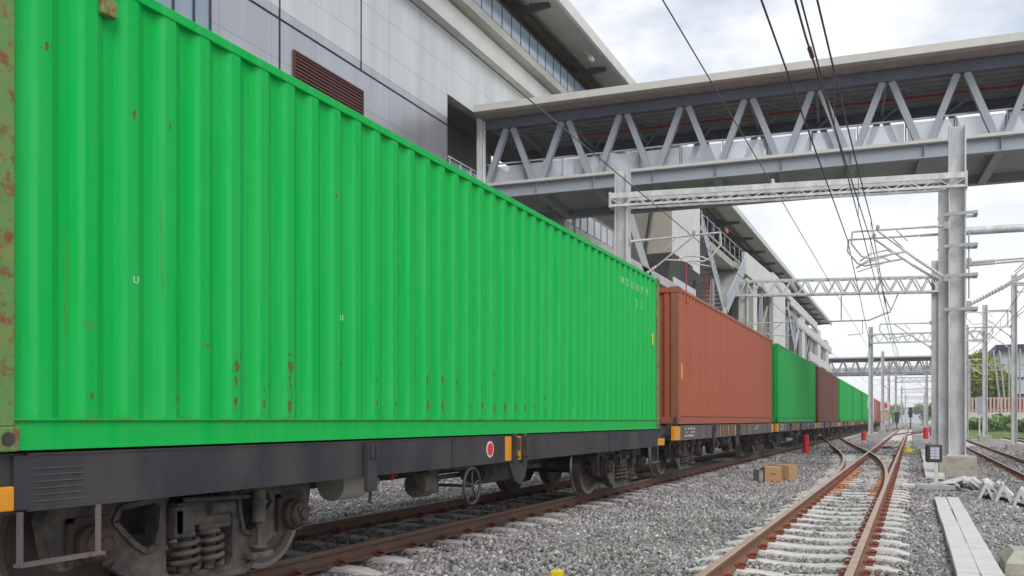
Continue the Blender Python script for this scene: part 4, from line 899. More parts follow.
    for k in range(5):
        a = 2 * PI * k / 5 + .3; b.tube([(.05, yh, .50), (.05, yh + R * math.cos(a), .50 + R * math.sin(a))], .010, 6)
    b.tube([(-.45, yh, .50), (.07, yh, .50)], .016, 8); b.build('hand_wheel', 'black', t)
    b = MB(); b.box((-.28, yh - .42, .44), (-.2, yh - .22, .72)); b.box((-.30, yh + .1, .64), (-.22, yh + .6, .70)); b.tube([(-.24, yh - .6, .54), (-.24, yh - .40, .54)], .12, 16); b.bar((-.26, yh - .3, .66), (-.26, yh + .2, .67), .04); b.build('brake_gear_box', 'bogie', t)
    b = MB(); b.tube([(-.5, 3.35, .60), (-.5, 3.75, .60)], .14, 18); b.tube([(-.38, 3.78, .60), (-.38, 3.86, .60)], .05, 10); b.build('air_reservoir', 'beige' if near else 'bogie', t)
    b = MB(); b.tube([(-.55, 6.1, .58), (-.55, 7.3, .58)], .17, 20); b.tube([(-.9, 2.4, .60), (-.9, 9.5, .60)], .02, 6); b.tube([(-1.6, 2.4, .55), (-1.6, 9.5, .55)], .03, 6); b.bar((-.75, 5.2, .52), (-.75, 8.6, .52), .04, .05); b.build('brake_cylinder', 'bogie', t)
    b = MB(); b.tube([(-.33, 4.05, .69), (-.33, 4.05, .60)], .02, 8); b.tube([(-.33, 4.05, .64), (-.33, 4.13, .64)], .016, 8); b.build('red_valve', 'redpipe', t)
    # step stirrup near each end
    for y0, y1 in ((.11, .57), (LW - .6, LW - .15)):
        b = MB(); b.bar((.0, y0, .695), (.0, y0, .44), .03, .012, up=(1, 0, 0)); b.bar((.0, y1, .695), (.0, y1, .44), .03, .012, up=(1, 0, 0)); b.box((-.02, y0 - .02, .425), (.035, y1 + .02, .443)); b.build('step_stirrup', 'sill_grey' if near else 'black', t)
    make_bogie(t, 1.63); make_bogie(t, 10.87)
    return t
w0 = make_wagon('dark navy flat wagon nearest the camera, with a red disc on its side', True); w0.location = (-4.0, 2.86, 0)
w1 = make_wagon('grey stencilled flat wagon carrying the red-brown container, second of the train', False); w1.location = (-4.0, 2.86 + PITCH + .02, .065)
wl = ['flat wagon under the green container that follows the red-brown one', 'flat wagon under the dark purplish brown container', 'flat wagon under the green container behind the dark brown one',
      'distant flat wagon just before the one whose container has a white panel', 'distant flat wagon under the green container with a white panel', 'distant flat wagon under the off-white container', 'distant flat wagon under the pinkish brown container', 'last visible flat wagon at the far end of the train']
for i, lb in enumerate(wl):
    c = copy_tree(w1); c.location = (-4.0, 2.86 + PITCH * (i + 2) + .02, .065); c['label'] = lb

# ------------------------------------------------------------------ overhead line masts, gantries, arms
def mast(parent, x, y, zt, w=.34, base=True, m='galv', hb=.5, bw=.9, fx=(1, 0, 0)):
    zb = gz(x)
    b = MB(); b.hsec((x, y, zb + (hb * .7 if base else 0)), (x, y, zt), w, .035, fx); b.box((x - w * .62, y - w * .62, zb + hb), (x + w * .62, y + w * .62, zb + hb + .03)) if base else None
    o = b.build('mast', m, parent)
    if base:
        b = MB(); b.box((x - bw / 2, y - bw / 2, zb - .1), (x + bw / 2, y + bw / 2, zb + hb), bevel=.03); b.build('concrete_base', 'base', parent)
    return o
def lattice(parent, p, q, h, d=.35, n=12, ch=.07, web=.04, m='galv', top_w=None):
    p = Vector(p); q = Vector(q); dr = (q - p).normalized(); sd_ = Vector((-dr.y, dr.x, 0)).normalized() * d / 2; up = Vector((0, 0, h))
    b = MB()
    for s in (-1, 1):
        b.bar(p + sd_ * s, q + sd_ * s, ch, ch); b.bar(p + sd_ * s + up, q + sd_ * s + up, top_w or ch, ch)
        for i in range(n):
            a = p + (q - p) * i / n; c = p + (q - p) * (i + .5) / n; e = p + (q - p) * (i + 1) / n
            b.bar(a + sd_ * s, c + sd_ * s + up, web, web); b.bar(c + sd_ * s + up, e + sd_ * s, web, web)
    for i in range(n + 1):
        a = p + (q - p) * i / n; b.bar(a - sd_, a + sd_, web, web); b.bar(a - sd_ + up, a + sd_ + up, web, web)
    for e in (p, q): b.box((e.x - .03 - abs(sd_.x), e.y - abs(sd_.y) - .04, e.z - .04), (e.x + .03 + abs(sd_.x), e.y + abs(sd_.y) + .04, e.z + h + .04))
    return b.build('lattice_beam', m, parent)
def ribbed(b, p, q, r0=.028, r1=.043, n=11, mi=0):
    p = Vector(p); q = Vector(q); pts = []; rs = []
    for i in range(n):
        for f, r in ((0, r0), (.3, r1), (.5, r1), (.8, r0)): t = (i + f) / n; pts.append(p + (q - p) * t); rs.append(r)
    b.tube(pts, rs, 10, mi, smooth=False)
def cantilever(parent, x, y, zt, zb, reach, s=-1, m='galv', r=.026, detail=True, insul='insul'):
    """hinged arm: top tube, bottom strut, registration arm; reaches s*reach from x"""
    g = bpy.data.objects.new('cantilever_arm', None); COL.objects.link(g); g.parent = parent
    X = lambda f: x + s * reach * f
    b = MB(); b.tube([(X(.24), y, zt), (X(1.0), y, zt + .03)], r, 8); b.tube([(X(.3), y, zb + (zt - zb) * .38), (X(.72), y, zt)], r, 8)
    b.tube([(X(1.0), y, zt + .03), (X(1.01), y, zt - .28), (X(.9), y, zt - .62), (X(.82), y, zt - .70), (X(.40), y, zt - .58)], r * .9, 8)
    b.tube([(X(.52), y, zt - .02), (X(.40), y, zt - .32)], r * .7, 6)
    b.build('arm_tube', m, g)
    if detail:
        b = MB(); b.tube([(X(.55), y + .05, zt - .60), (X(.62), y + .08, zt - .50), (X(.80), y + .08, zt - .56), (X(.92), y + .08, zt - .74)], r * .8, 7); b.tube([(X(.60), y - .05, zt - .66), (X(.9), y - .05, zt - .86)], r * .6, 6); b.build('registration_arm', m, g)
    b = MB(); ribbed(b, (X(.02), y, zt - .01), (X(.24), y, zt)); b.build('insulator', insul, g)
    b = MB(); ribbed(b, (X(.02), y, zb + .02), (X(.31), y, zb + (zt - zb) * .40)); b.build('insulator', insul, g)
    for zz in (zt, zb): b = MB(); b.box((X(.0) - .06, y - .05, zz - .09), (X(.0) + .06, y + .05, zz + .09)); b.build('bracket', 'galv_dark', g)
    if detail:
        b = MB(); b.lathe([(.03, -.02), (.045, .02), (.045, .09), (.02, .13)], (X(.72), y, zt + .03), 'z', 10); b.build('wire_clamp', 'galv_dark', g)
    return g
GG = 'overhead line gantries over the tracks'
gA = thing('overhead_gantry', 'nearest gantry: thick grey mast on a concrete block, its long beam reaching over the containers', 'gantry', (1.04, 25.1, 0), 0, GG)
def P_(o): # children keep world coordinates: shift them back by the parent's place
    for c in list(COL.objects):
        if c.parent == o: c.location = c.location - o.location
mast(gA, 1.04, 25.1, 8.6, .40, hb=.56, bw=.86); mast(gA, .725, 25.22, 7.0, .22, False, fx=(0, 1, 0)); mast(gA, -7.3, 23.6, 8.05, .36, hb=.4)
b = MB(); A0 = Vector((-7.55, 23.45, 7.03)); A1 = Vector((1.24, 25.1, 7.03))
for s in (-.2, .2):
    o_ = Vector((0, s, 0)); b.bar(A0 + o_ + Vector((0, 0, .27)), A1 + o_ + Vector((0, 0, .27)), .05, .15); b.bar(A0 + o_, A1 + o_, .05, .06)
    for i in range(26):
        a = A0 + (A1 - A0) * i / 26; c = A0 + (A1 - A0) * (i + 1) / 26; z = Vector((0, 0, .2)); p, q = (a, c + z) if i % 2 else (a + z, c); b.bar(p + o_, q + o_, .022, .022)
b.box((A1.x - .02, A1.y - .24, 6.98), (A1.x + .03, A1.y + .24, 7.4)); b.box((A0.x - .03, A0.y - .24, 6.98), (A0.x + .02, A0.y + .24, 7.4)); b.build('cross_beam', 'galv', gA)
b = MB(); b.tube([(1.2, 25.1, 5.92), (9.2, 26.0, 5.92)], .10, 14); b.build('tube_beam', 'galv', gA)
mast(gA, 9.3, 26.0, 7.4, .34)
cantilever(gA, .78, 24.75, 6.04, 4.72, 2.2); cantilever(gA, .72, 25.5, 5.98, 4.72, 2.28)
cantilever(gA, 1.30, 25.0, 5.12, 4.05, 2.5, 1); cantilever(gA, 1.30, 25.7, 5.16, 4.1, 2.7, 1)
cantilever(gA, -7.12, 23.6, 6.08, 4.85, 2.5, 1)
b = MB()
for z, y in ((6.35, 25.3), (5.55, 25.3), (4.80, 25.3), (3.95, 25.3)):
    b.box((.74, 24.86, z - .05), (1.5, 24.90, z + .03)); b.box((1.42, 24.88, z - .05), (1.5, 25.34, z + .03)); b.box((.6, 25.33, z - .04), (1.5, 25.37, z + .02))
b.tube([(1.30, 24.95, 5.9), (1.30, 24.95, 4.2)], .02, 6); b.build('mast_bracket', 'galv_dark', gA)
P_(gA)
gB = thing('overhead_gantry', 'second gantry: V-webbed lattice beam from the station to the slim mast behind the thick one', 'gantry', (1.0, 48, 0), 0, GG)
mast(gB, 1.03, 48, 8.95, .33, hb=.2); mast(gB, -7.75, 45.6, 8.3, .42, False)
lattice(gB, (-8.0, 45.5, 7.42), (1.1, 48, 7.42), .72, .45, 13, .09, .055)
mast(gB, 9.4, 49, 8.9, .33)
cantilever(gB, .85, 47.8, 5.9, 4.7, 2.3, detail=False); cantilever(gB, 1.2, 48.1, 5.6, 4.4, 2.3, 1, detail=False); cantilever(gB, -7.5, 45.6, 6.0, 4.9, 2.3, 1, detail=False)
b = MB(); vx = -.95
b.bar((vx - .35, 47.5, 7.4), (vx, 47.5, 6.55), .05); b.bar((vx + .35, 47.5, 7.4), (vx, 47.5, 6.55), .05); b.tube([(vx, 47.5, 6.5), (vx - .3, 47.5, 6.4), (vx - 1.0, 47.5, 6.12), (vx - 3.0, 47.5, 6.15)], .035, 8); b.tube([(vx - 1.3, 47.5, 6.12), (vx - 1.3, 47.5, 5.45), (vx - 2.0, 47.5, 5.42)], .022, 6); b.tube([(vx - 2.3, 47.5, 7.4), (vx - 2.3, 47.5, 6.15)], .03, 6); b.build('drop_bracket', 'galv_dark', gB)
P_(gB)
gC = thing('overhead_gantry', 'third gantry: lattice beam starting at a mast just right of the green containers', 'gantry', (-3.1, 80, 0), 0, GG)
mast(gC, -3.15, 80, 8.95, .36, hb=.2); EX = at(985, 420, 80.5).x; mast(gC, EX, 80.5, 10.4, .36); lattice(gC, (-3.2, 80, 7.6), (EX, 80.5, 7.6), .7, .45, 12, .1, .06)
cantilever(gC, -3.0, 80, 6, 4.8, 2.1, 1, detail=False); cantilever(gC, EX - .2, 80, 6, 4.8, 2.3, -1, detail=False)
b = MB(); b.bar((EX, 80.5, 9.9), (EX + 1.6, 80.5, 9.9), .12); b.bar((EX + 1.6, 80.5, 9.9), (EX + 1.6, 80.5, 8.6), .08); b.build('hanger_frame', 'galv_dark', gC)
P_(gC)
def side_mast(label, x, y, zt, w, arms, loc=None):
    t = thing('overhead_mast', label, 'mast', (x, y, 0), 0, 'single masts carrying overhead line arms')
    mast(t, x, y, zt, w, hb=.35, bw=.8)
    for (ztp, zbt, rc, s) in arms: cantilever(t, x + s * w * .5, y, ztp, zbt, rc, s, detail=False)
    P_(t); return t
side_mast('tall grey mast at the right edge standing in front of the pink fence', 5.42, 59, 9.6, .30, [(7.5, 6.0, 2.3, -1), (8.6, 7.2, 2.3, 1), (6.6, 5.3, 2.2, -1)])
side_mast('slim grey mast between the tree and the thick nearest mast', at(967, 420, 84).x, 84, 9.2, .22, [(6.3, 5.0, 2.2, -1)])
side_mast('distant mast right of the white panelled green container, beside the third gantry', -2.9, 104, 8.6, .32, [(6, 4.8, 2.1, 1)])
far_l = ['fourth gantry, faint and far beyond the first three', 'fifth gantry, faint and far down the line', 'sixth gantry, faint and far down the line past the second footbridge', 'farthest gantry, tiny near the vanishing point']
for i, Y in enumerate((118, 150, 205, 270)):
    t = thing('overhead_gantry', far_l[i], 'gantry', (0, Y, 0), 0, GG)
    for x in (-2.6 + .3 * i, 1.6 + .5 * i, 6.2 + .4 * i):
        mast(t, x, Y, 8.3, .3, hb=.2); cantilever(t, x, Y, 6.1, 4.9, 1.9, -1, detail=False)
    lattice(t, (-2.7 + .3 * i, Y, 7.0), (13, Y, 7.0), .7, .45, 18, .09, .055, 'galv_dark'); mast(t, 12.9, Y, 8.3, .3, hb=.2)
    b = MB(); b.bar((-2.6, Y, 5.9), (12.9, Y, 5.9), .05); b.build('head_span', 'galv_dark', t)
    P_(t)

# wires
def wire(name, label, pts, r, m='wire', grp='overhead wires above the tracks', drops=None, sagz=0):
    b = MB(); b.tube(pts, r, 5)
    o = tag(b.build(name, m), label, 'overhead wire', grp)
    return o
def catenary(label, x, zm, zc, y0=-14, y1=300, span=48, yref=25, rm=.013, rc=.010):
    t = thing('overhead_line', label, 'overhead line', (x, 0, zc), 0, 'overhead lines above the tracks')
    mp_ = []; 
    y = y0
    def zmess(y): u = ((y - yref) % span) / span; return zm - .75 * 4 * u * (1 - u) * .8
    while y <= y1: mp_.append((0, y, zmess(y) - zc)); y += 3
    b = MB(); b.tube(mp_, rm, 6); b.build('messenger_wire', 'wire', t)
    b = MB(); b.tube([(0, y0, 0), (0, y1, 0)], rc, 6); b.build('contact_wire', 'wire', t)
    y = yref - 36
    while y < 110:
        if y > -2: b = MB(); b.tube([(0, y, 0), (0, y, zmess(y) - zc)], .006, 5); b.build('dropper', 'wire', t)
        y += 6
    return t
catenary('overhead line with droppers straight above the middle track', -.98, 6.42, 5.22)
wire('feeder_wire', 'wire crossing the station wall and dipping behind the nearest green container top', [(-5.4, -14, 6.12), (-5.4, 60, 6.1), (-5.4, 200, 6.1)], .012, 'wire_grey')
catenary('overhead line above the rust red track on the right', 3.45, 6.0, 5.0, y0=18)
wire('feeder_wire', 'thin feeder wire passing over the white post insulator on the gantry beam', [(-3.39, -14, 7.42), (-3.39, 24.7, 7.42), (-3.39, 72, 7.3), (-3.39, 200, 7.4)], .012, 'wire_grey')
wire('feeder_wire', 'dark wire crossing the sky second from the left', [(-1.55, -14, 5.88), (-1.55, 25, 5.9), (-2.4, 60, 5.9), (-5.2, 110, 5.9)], .013)
wire('feeder_wire', 'dark twin wire running close beside the messenger of the middle track', [(-1.06, -14, 5.30), (-1.05, 10, 5.30), (-1.0, 26, 5.95), (-1.0, 60, 5.9)], .012)
b = MB(); ribbed(b, (-1.048, 10.4, 5.32), (-1.046, 10.75, 5.335), .015, .026, 5); tag(b.build('wire_insulator', 'insul_dark'), 'small brown insulator on the twin wire in front of the footbridge roof', 'insulator')
b = MB(); b.lathe([(.05, 0), (.07, .03), (.07, .09), (.04, .12), (.06, .16), (.02, .2)], (-3.39, 24.4, 7.38), 'z', 12); tag(b.build('post_insulator', 'insul'), 'small white post insulator standing on the long gantry beam', 'insulator')
for i in range(5):
    z = 7.7 + .28 * i; wire('cross_span_wire', ('lowest', 'second lowest', 'middle', 'second highest', 'highest')[i] + ' of the five faint thin wires stretched across the far tracks', [(-8, 132, z), (34, 132, z - .1)], .014, 'wire_grey', 'thin wires stretched across the far tracks')

# ------------------------------------------------------------------ lineside things
def bollard(label, x, y, h=.75, r=.105, rz=0):
    t = thing('red_bollard', label, 'bollard', (x, y, gz(x)), rz, 'red bollards on the gravel')
    b = MB(); b.lathe([(r * .96, 0), (r, .02), (r, h * .66), (r * .97, h * .68), (r * .97, h * .72), (r, h * .74), (r, h - .03), (r * .9, h)], (0, 0, 0), 'z', 24); b.build('post', 'red_bollard', t)
    b = MB(); b.lathe([(r + .003, 0), (r + .003, .03)], (0, 0, h * .69), 'z', 24); b.build('dark_band', 'red_dark', t)
    b = MB(); b.lathe([(r * .4, 0), (r * .4, .03), (r * .2, .045)], (0, 0, h), 'z', 12); b.build('cap', 'red_dark', t)
bollard('nearest and largest red bollard, on the gravel right of the parcels, beside the train', -3.86, 37.0, .76, .125)
bollard('red bollard between the train and the rail crossing, below the last green containers', -2.95, 64, .62, .16)
bollard('red bollard right of the middle track behind the small signal', .98, 76, .85, .18)
bollard('farther of the two red bollards standing right of the middle track', at(931.5, 420, 98).x, 98, .8, .17)
def carton(label, x, y, a, b_, h, rz, m, tape=True, flap=False):
    t = thing('cardboard_box', label, 'box', (x, y, gz(x) + .02), rz, 'cartons left on the gravel')
    b = MB(); b.box((-a / 2, -b_ / 2, 0), (a / 2, b_ / 2, h), bevel=.008); b.build('carton', m, t)
    if tape:
        b = MB(); b.box((-a / 2 - .002, -.03, h * .6), (-a / 2 + .001, .03, h + .002)); b.box((-a / 2, -.03, h), (a / 2, .03, h + .003)); b.build('tape', 'tape', t)
        b = MB(); b.box((-.05, -b_ / 2 - .003, h * .55), (.05, -b_ / 2 - .0005, h * .62)); b.box((-.06, -b_ / 2 - .003, h * .12), (-.01, -b_ / 2 - .0005, h * .2)); b.box((.06, -b_ / 2 - .003, h * .1), (.12, -b_ / 2 - .0005, h * .16)); b.build('printed_marks', 'brick', t)
    if flap:
        b = MB(); b.add([(-a / 2, -b_ / 2, h), (a / 2, -b_ / 2, h), (a / 2 + .02, -b_ / 2 - .10, h + .07), (-a / 2, -b_ / 2 - .10, h + .05), (-a / 2, -b_ / 2, h + .006), (a / 2, -b_ / 2, h + .006), (a / 2 + .02, -b_ / 2 - .10, h + .076), (-a / 2, -b_ / 2 - .10, h + .056)], [(0, 1, 2, 3), (4, 5, 6, 7), (0, 1, 5, 4), (1, 2, 6, 5), (2, 3, 7, 6), (3, 0, 4, 7)]); b.build('flap', m, t)
carton('taped brown cardboard box on the gravel, in front of the other parcel', -2.83, 20.3, .36, .36, .37, .25, 'cardboard')
carton('brown cardboard box lying behind the taped one, on its right', -2.70, 21.5, .40, .42, .36, -.35, 'cardboard')
carton('crumpled grey carton on the left of the two brown boxes', -3.17, 21.0, .26, .3, .27, .6, 'box_grey', False, True)

# cable trough lids
SLX = ((.352, .536), (.538, .722))
k = 0
for row in range(5):
    y0 = 6.6 + row * 2.07
    for j, (xa, xb) in enumerate(SLX):
        b = MB(); w = (xb - xa) / 2; b.box((-w + .002, .01, 0), (w - .002, 2.055, .07), bevel=.008)
        nth = ('fifth', 'fourth', 'third', 'second', 'first')[row]
        o = b.build('trough_lid', 'slab'); o.location = ((xa + xb) / 2, y0 + rnd.uniform(-.01, .01), -.245 + rnd.uniform(-.004, .006)); o.rotation_euler = (0, rnd.uniform(-.01, .01), rnd.uniform(-.004, .004))
        tag(o, '%s row of the twin pale trough lids, counted from the small signal, %s column' % (nth, ('left', 'right')[j]), 'trough lid', 'pale concrete trough lids on the gravel')
LB = [('pale lid slab farthest away in the line leading to the white box', .56, 38.0, .42, 6.0, 0), ('pale lid slab in the far line, beside the foot of the thick mast', .54, 30.6, .42, 6.8, 0), ('pale lid slab just behind the small signal', .50, 23.2, .42, 7.0, 0),
      ('short pale slab lying diagonally between the small signal and the thick mast', .62, 20.6, .30, 2.6, -.22), ('pale slab lying crosswise left of the small signal base', -.02, 19.8, .36, .42, 0)]
for lb, x, y, w, l_, rz in LB:
    b = MB(); b.box((-w / 2, 0, 0), (w / 2, l_, .08), bevel=.01); o = b.build('trough_lid', 'slab'); o.location = (x, y, -.25); o.rotation_euler = (0, 0, rz); tag(o, lb, 'trough lid', 'pale concrete trough lids on the gravel')

# small ground signal
t = thing('ground_signal', 'small dark-framed ground signal with a lilac gridded face, left of the thick mast', 'signal', (.45, 20.0, -.25))
b = MB(); b.box((-.36, -.35, .0), (.42, .25, .10), bevel=.012); b.build('base_plate', 'galv_dark', t)
b = MB(); b.box((-.035, -.04, .1), (.035, .03, .58)); b.box((-.11, -.08, .1), (.11, .07, .13)); b.build('stand', 'galv', t)
h = bpy.data.objects.new('signal_head', None); COL.objects.link(h); h.parent = t; h.location = (-.04, -.02, .54); h.rotation_euler = (0, 0, .25)
b = MB(); b.box((-.15, -.05, 0), (.15, .10, .36), bevel=.03); b.build('housing', 'black', h)
b = MB(); b.box((-.085, -.056, .06), (.085, -.052, .31)); b.build('display', 'lilac', h)
b = MB()
for k in range(5): b.box((-.085, -.060, .06 + k * .0575), (.085, -.057, .066 + k * .0575))
b.box((-.003, -.060, .06), (.003, -.0572, .31)); b.build('grid_lines', 'black', h)
b = MB(); b.tube([(.2, -.1, .1), (.3, -.3, .12), (.42, -.4, .02), (.5, -.35, -.02)], .018, 6); b.build('cable', 'black', t)

# folded concrete trough pieces
for i, (x, y, rz, hh) in enumerate([(1.10, 20.9, .12, .26), (1.28, 20.6, .1, .28), (1.47, 20.4, .16, .28), (1.72, 20.3, .1, .30), (1.24, 18.35, .02, .33), (1.50, 18.15, .06, .35), (1.76, 18.0, .12, .35), (2.0, 18.2, .05, .33)]):
    b = MB(); L_ = .75; w = .15
    prof = [(-w, 0), (-.02, hh), (.02, hh), (w, 0), (w - .05, 0), (0, hh - .09), (-w + .05, 0)]
    if i < 4: prof = [(-.17, hh), (-.13, hh), (.13, .04), (.13, 0), (.09, 0)]
    b.extrude(prof, 0, L_); o = b.build('concrete_trough_piece', 'slab'); o.location = (x, y, gz(x) - .01); o.rotation_euler = (.0, 0, -rz)
    lab = ['leftmost leaning concrete slab at the foot of the mast block', 'second leaning concrete slab from the mast block', 'third leaning concrete slab from the mast block', 'fourth leaning concrete slab, farthest right of the leaning ones', 'inverted V-shaped concrete piece, leftmost in the front row', 'inverted V-shaped concrete piece, second in the front row', 'inverted V-shaped concrete piece, third in the front row', 'inverted V-shaped concrete piece at the right edge of the front row'][i]
    tag(o, lab, 'concrete piece', 'concrete trough pieces beside the mast')

# stained concrete block cut by the right edge
t = thing('concrete_block', 'stained beige concrete block with a green cap at the bottom right corner', 'block', (.98, 9.5, -.42))
b = MB(); v_ = [(-.22, -.3, 0), (.4, -.3, 0), (.4, .35, 0), (-.22, .35, 0), (-.20, -.28, .26), (.36, -.28, .26), (.36, .33, .26), (-.20, .33, .26), (-.12, -.15, .36), (.3, -.15, .36), (.3, .25, .36), (-.12, .25, .36)]
b.add(v_, [(0, 3, 2, 1), (0, 1, 5, 4), (1, 2, 6, 5), (2, 3, 7, 6), (3, 0, 4, 7), (4, 5, 9, 8), (5, 6, 10, 9), (6, 7, 11, 10), (7, 4, 8, 11), (8, 9, 10, 11)]); b.build('block', 'base', t)
b = MB(); b.lathe([(.05, 0), (.05, .12), (.03, .15)], (.12, .1, .35), 'z', 14); b.build('cap', 'green_plastic', t)
t = thing('junction_box', 'white lineside box on the gravel at the end of the pale lids', 'box', (.42, 45, -.27))
b = MB(); b.box((-.24, -.2, .06), (.24, .2, .36), bevel=.02); b.build('housing', 'slab', t); b = MB(); b.box((-.26, -.22, .36), (.26, .22, .40), bevel=.01); b.build('lid', 'conc_white', t); b = MB(); b.box((-.2, -.16, -.02), (-.15, .16, .07)); b.box((.15, -.16, -.02), (.2, .16, .07)); b.build('feet', 'galv_dark', t)
t = thing('point_marker', 'small bright yellow marker beside the middle track', 'marker', (-.2, 42, -.27))
b = MB(); b.lathe([(.22, 0), (.24, .05), (.16, .14), (.13, .26), (.05, .28)], (0, 0, 0), 'z', 14); b.build('marker_body', 'bright_yellow', t); b = MB(); b.tube([(-.1, 0, .16), (.32, .1, .12)], .04, 8); b.build('marker_arm', 'bright_yellow', t)
# switch machines and rods by the crossing
for lb, x, y in (('rusty point machine left of the middle track before the rail crossing', -2.75, 38.5), ('rusty point machine inside the far crossing', -1.1, 46)):
    t = thing('point_machine', lb, 'point machine', (x, y, -.25), 0, 'point machines at the crossing')
    b = MB(); b.box((-.28, -.14, 0), (.28, .14, .1), bevel=.03); b.box((-.18, -.1, .1), (.18, .1, .15), bevel=.02); b.build('housing', 'axlecap', t); b = MB(); b.tube([(.35, 0, .08), (1.0, 0, .08)], .02, 6); b.build('rod', 'axlecap', t)
t = thing('yellow_marker_block', 'small yellow block on the stones at the bottom edge, between the two near tracks', 'marker', (-2.88, 7.35, -.255))
b = MB(); b.box((-.05, -.04, 0), (.05, .04, .07), bevel=.012); b.build('block', 'bright_yellow', t); b = MB(); b.lathe([(.012, 0), (.012, .03)], (0, 0, .07), 'z', 8); b.build('pin', 'galv_dark', t)
# distant board and posts
t = thing('stop_board', 'small white board with a red disc near the far end of the train', 'sign', (-3.0, 116, gz(-3)))
b = MB(); b.box((-.05, -.05, 0), (.05, .05, 3.6)); b.build('post', 'galv', t); b = MB(); b.box((-.5, -.09, 2.6), (.5, -.06, 3.7)); b.build('board', 'white_mark', t); b = MB(); b.lathe([(.33, 0), (.33, .01)], (0, -.10, 3.15), 'y', 20); b.build('red_disc', 'red_disc', t); b = MB(); b.box((-.45, -.09, 1.3), (.45, -.06, 2.4)); b.build('lower_board', 'tape', t)
for lb, x, y, hh, m in (('dark signal post in the distance left of the vanishing point gantries', -.2, 150, 3.4, 'black'), ('dark signal post in the distance close to the slim mast', 3.2, 150, 3.6, 'black'), ('small dark distant signal post beside the middle track', -2.0, 140, 2.6, 'black')):
    t = thing('signal_post', lb, 'signal', (x, y, gz(x)), 0, 'distant dark signal posts')
    b = MB(); b.tube([(0, 0, 0), (0, 0, hh)], .08, 8); b.build('post', m, t); b = MB(); b.box((-.28, -.1, hh - 1.6), (.28, .12, hh), bevel=.05); b.build('head', m, t)
t = thing('lineside_sign', 'pale blue upright sign standing before the tree', 'sign', (at(979.5, 400, 92).x, 92, gz(6)))
b = MB(); b.box((-.06, -.06, 0), (.06, .06, 3.8)); b.build('post', 'galv', t); b = MB(); b.box((-.22, -.12, 2.3), (.22, -.07, 3.9)); b.build('board', 'glass_blue', t)

# ------------------------------------------------------------------ greenery, fence, buildings on the right
def leaves(n, cx, cz, r, size, rs, cl=14, flat=1.0):
    """leaf faces gathered in clumps through a crown volume"""
    b = MB(); cc = []
    for _ in range(cl):
        u = Vector((rs.gauss(0, 1), rs.gauss(0, 1), rs.gauss(0, 1))).normalized() * rs.uniform(.35, .85); cc.append((Vector((u.x * r[0], u.y * r[1], cz + u.z * r[2])), rs.uniform(.28, .48)))
    for i in range(n):
        c, k = rs.choice(cc); u = Vector((rs.gauss(0, 1), rs.gauss(0, 1), rs.gauss(0, 1))).normalized() * rs.uniform(.55, 1) ** .6 * k
        p = c + Vector((u.x * r[0], u.y * r[1], u.z * r[2])); a = Vector((rs.gauss(0, 1), rs.gauss(0, 1), rs.gauss(0, .6))).normalized(); w = a.cross(Vector((rs.gauss(0, 1), rs.gauss(0, 1), rs.gauss(0, 1)))).normalized(); s = size * rs.uniform(.6, 1.4)
        b.add([p - a * s, p + w * s * .5, p + a * s, p - w * s * .5], [(0, 1, 2, 3)])
    return b
def tree(label, x, y, h, r, cz, seed, n=6000, m='leaf', size=.24, group='trees beyond the fence'):
    rs = random.Random(seed); t = thing('tree', label, 'tree', (x, y, gz(x)), 0, group)
    b = MB(); b.tube([(0, 0, 0), (.1, 0, h * .25), (-.05, .1, h * .5), (.05, 0, h * .8)], [.32, .25, .17, .05], 9)
    for k in range(7):
        a = rs.uniform(0, 6.28); z = h * rs.uniform(.25, .55); b.tube([(0, 0, z), (math.cos(a) * r[0] * .4, math.sin(a) * r[1] * .4, z + r[2] * .35), (math.cos(a) * r[0] * .75, math.sin(a) * r[1] * .75, z + r[2] * .7)], [.12, .08, .03], 6)
    b.build('trunk', 'bark', t); leaves(n, 0, cz, r, size, rs, 26).build('crown', m, t, fix=False)
tree('yellowish green leafy tree standing beyond the pink fence', 8.6, 128, 10.2, (3.3, 3, 4.0), 6.0, 1, 12000)
tree('darker low tree half hidden behind the thick mast, left of the larger tree', 6.2, 131, 7.5, (2.6, 2.5, 2.9), 4.4, 2, 6000, 'leaf_shrub')
tree('small far tree seen between the slim masts in the centre distance', 4.4, 178, 5, (1.8, 1.5, 1.8), 3, 4, 2500)
shl = ['leftmost green shrub on the bank before the fence', 'second green shrub from the left on the bank', 'green shrub on the bank between the two grey masts', 'green shrub on the bank left of the right-edge mast', 'green shrub behind the right-edge mast', 'rightmost green shrub on the bank at the picture edge']
for i, (x, y, r) in enumerate(((5.9, 98, 1.0), (7.0, 97, .8), (8.1, 99, 1.1), (9.3, 97, .9), (10.3, 96, 1.1), (11.6, 95, 1.2))):
    rs = random.Random(20 + i); t = thing('shrub', shl[i], 'shrub', (x, y, gz(x) + .45), 0, 'green shrubs on the bank before the fence')
    leaves(1100, 0, r * .75, (r * 1.35, r, r * .95), .15, rs, 10).build('foliage', 'leaf_shrub', t, fix=False)
    b = MB(); b.tube([(0, 0, -.3), (0, 0, r * .8)], [.05, .02], 6); b.tube([(0, 0, 0), (.3, 0, r * .7)], [.03, .01], 6); b.build('stem', 'bark', t)
b = MB(); b.extrude([(0, 0)] and [(93, -.65), (95.5, -.1), (100, .5), (112, .9), (150, .9), (150, -.65)], 3.5, 80); b.v = [(v[1], v[0], v[2]) for v in b.v]; tag(b.build('grass_bank', 'grass'), kind='structure')
t = thing('picket_fence', 'pink and white picket fence on a white wall behind the shrubs', 'fence', (4.2, 112, .8))
b = MB(); b.box((0, 0, -.6), (46, .25, 1.2)); b.build('wall', 'fence_white', t)
b = MB(); 
for k in range(120): b.box((.1 + .36 * k, .06, 1.2), (.30 + .36 * k, .14, 2.9))
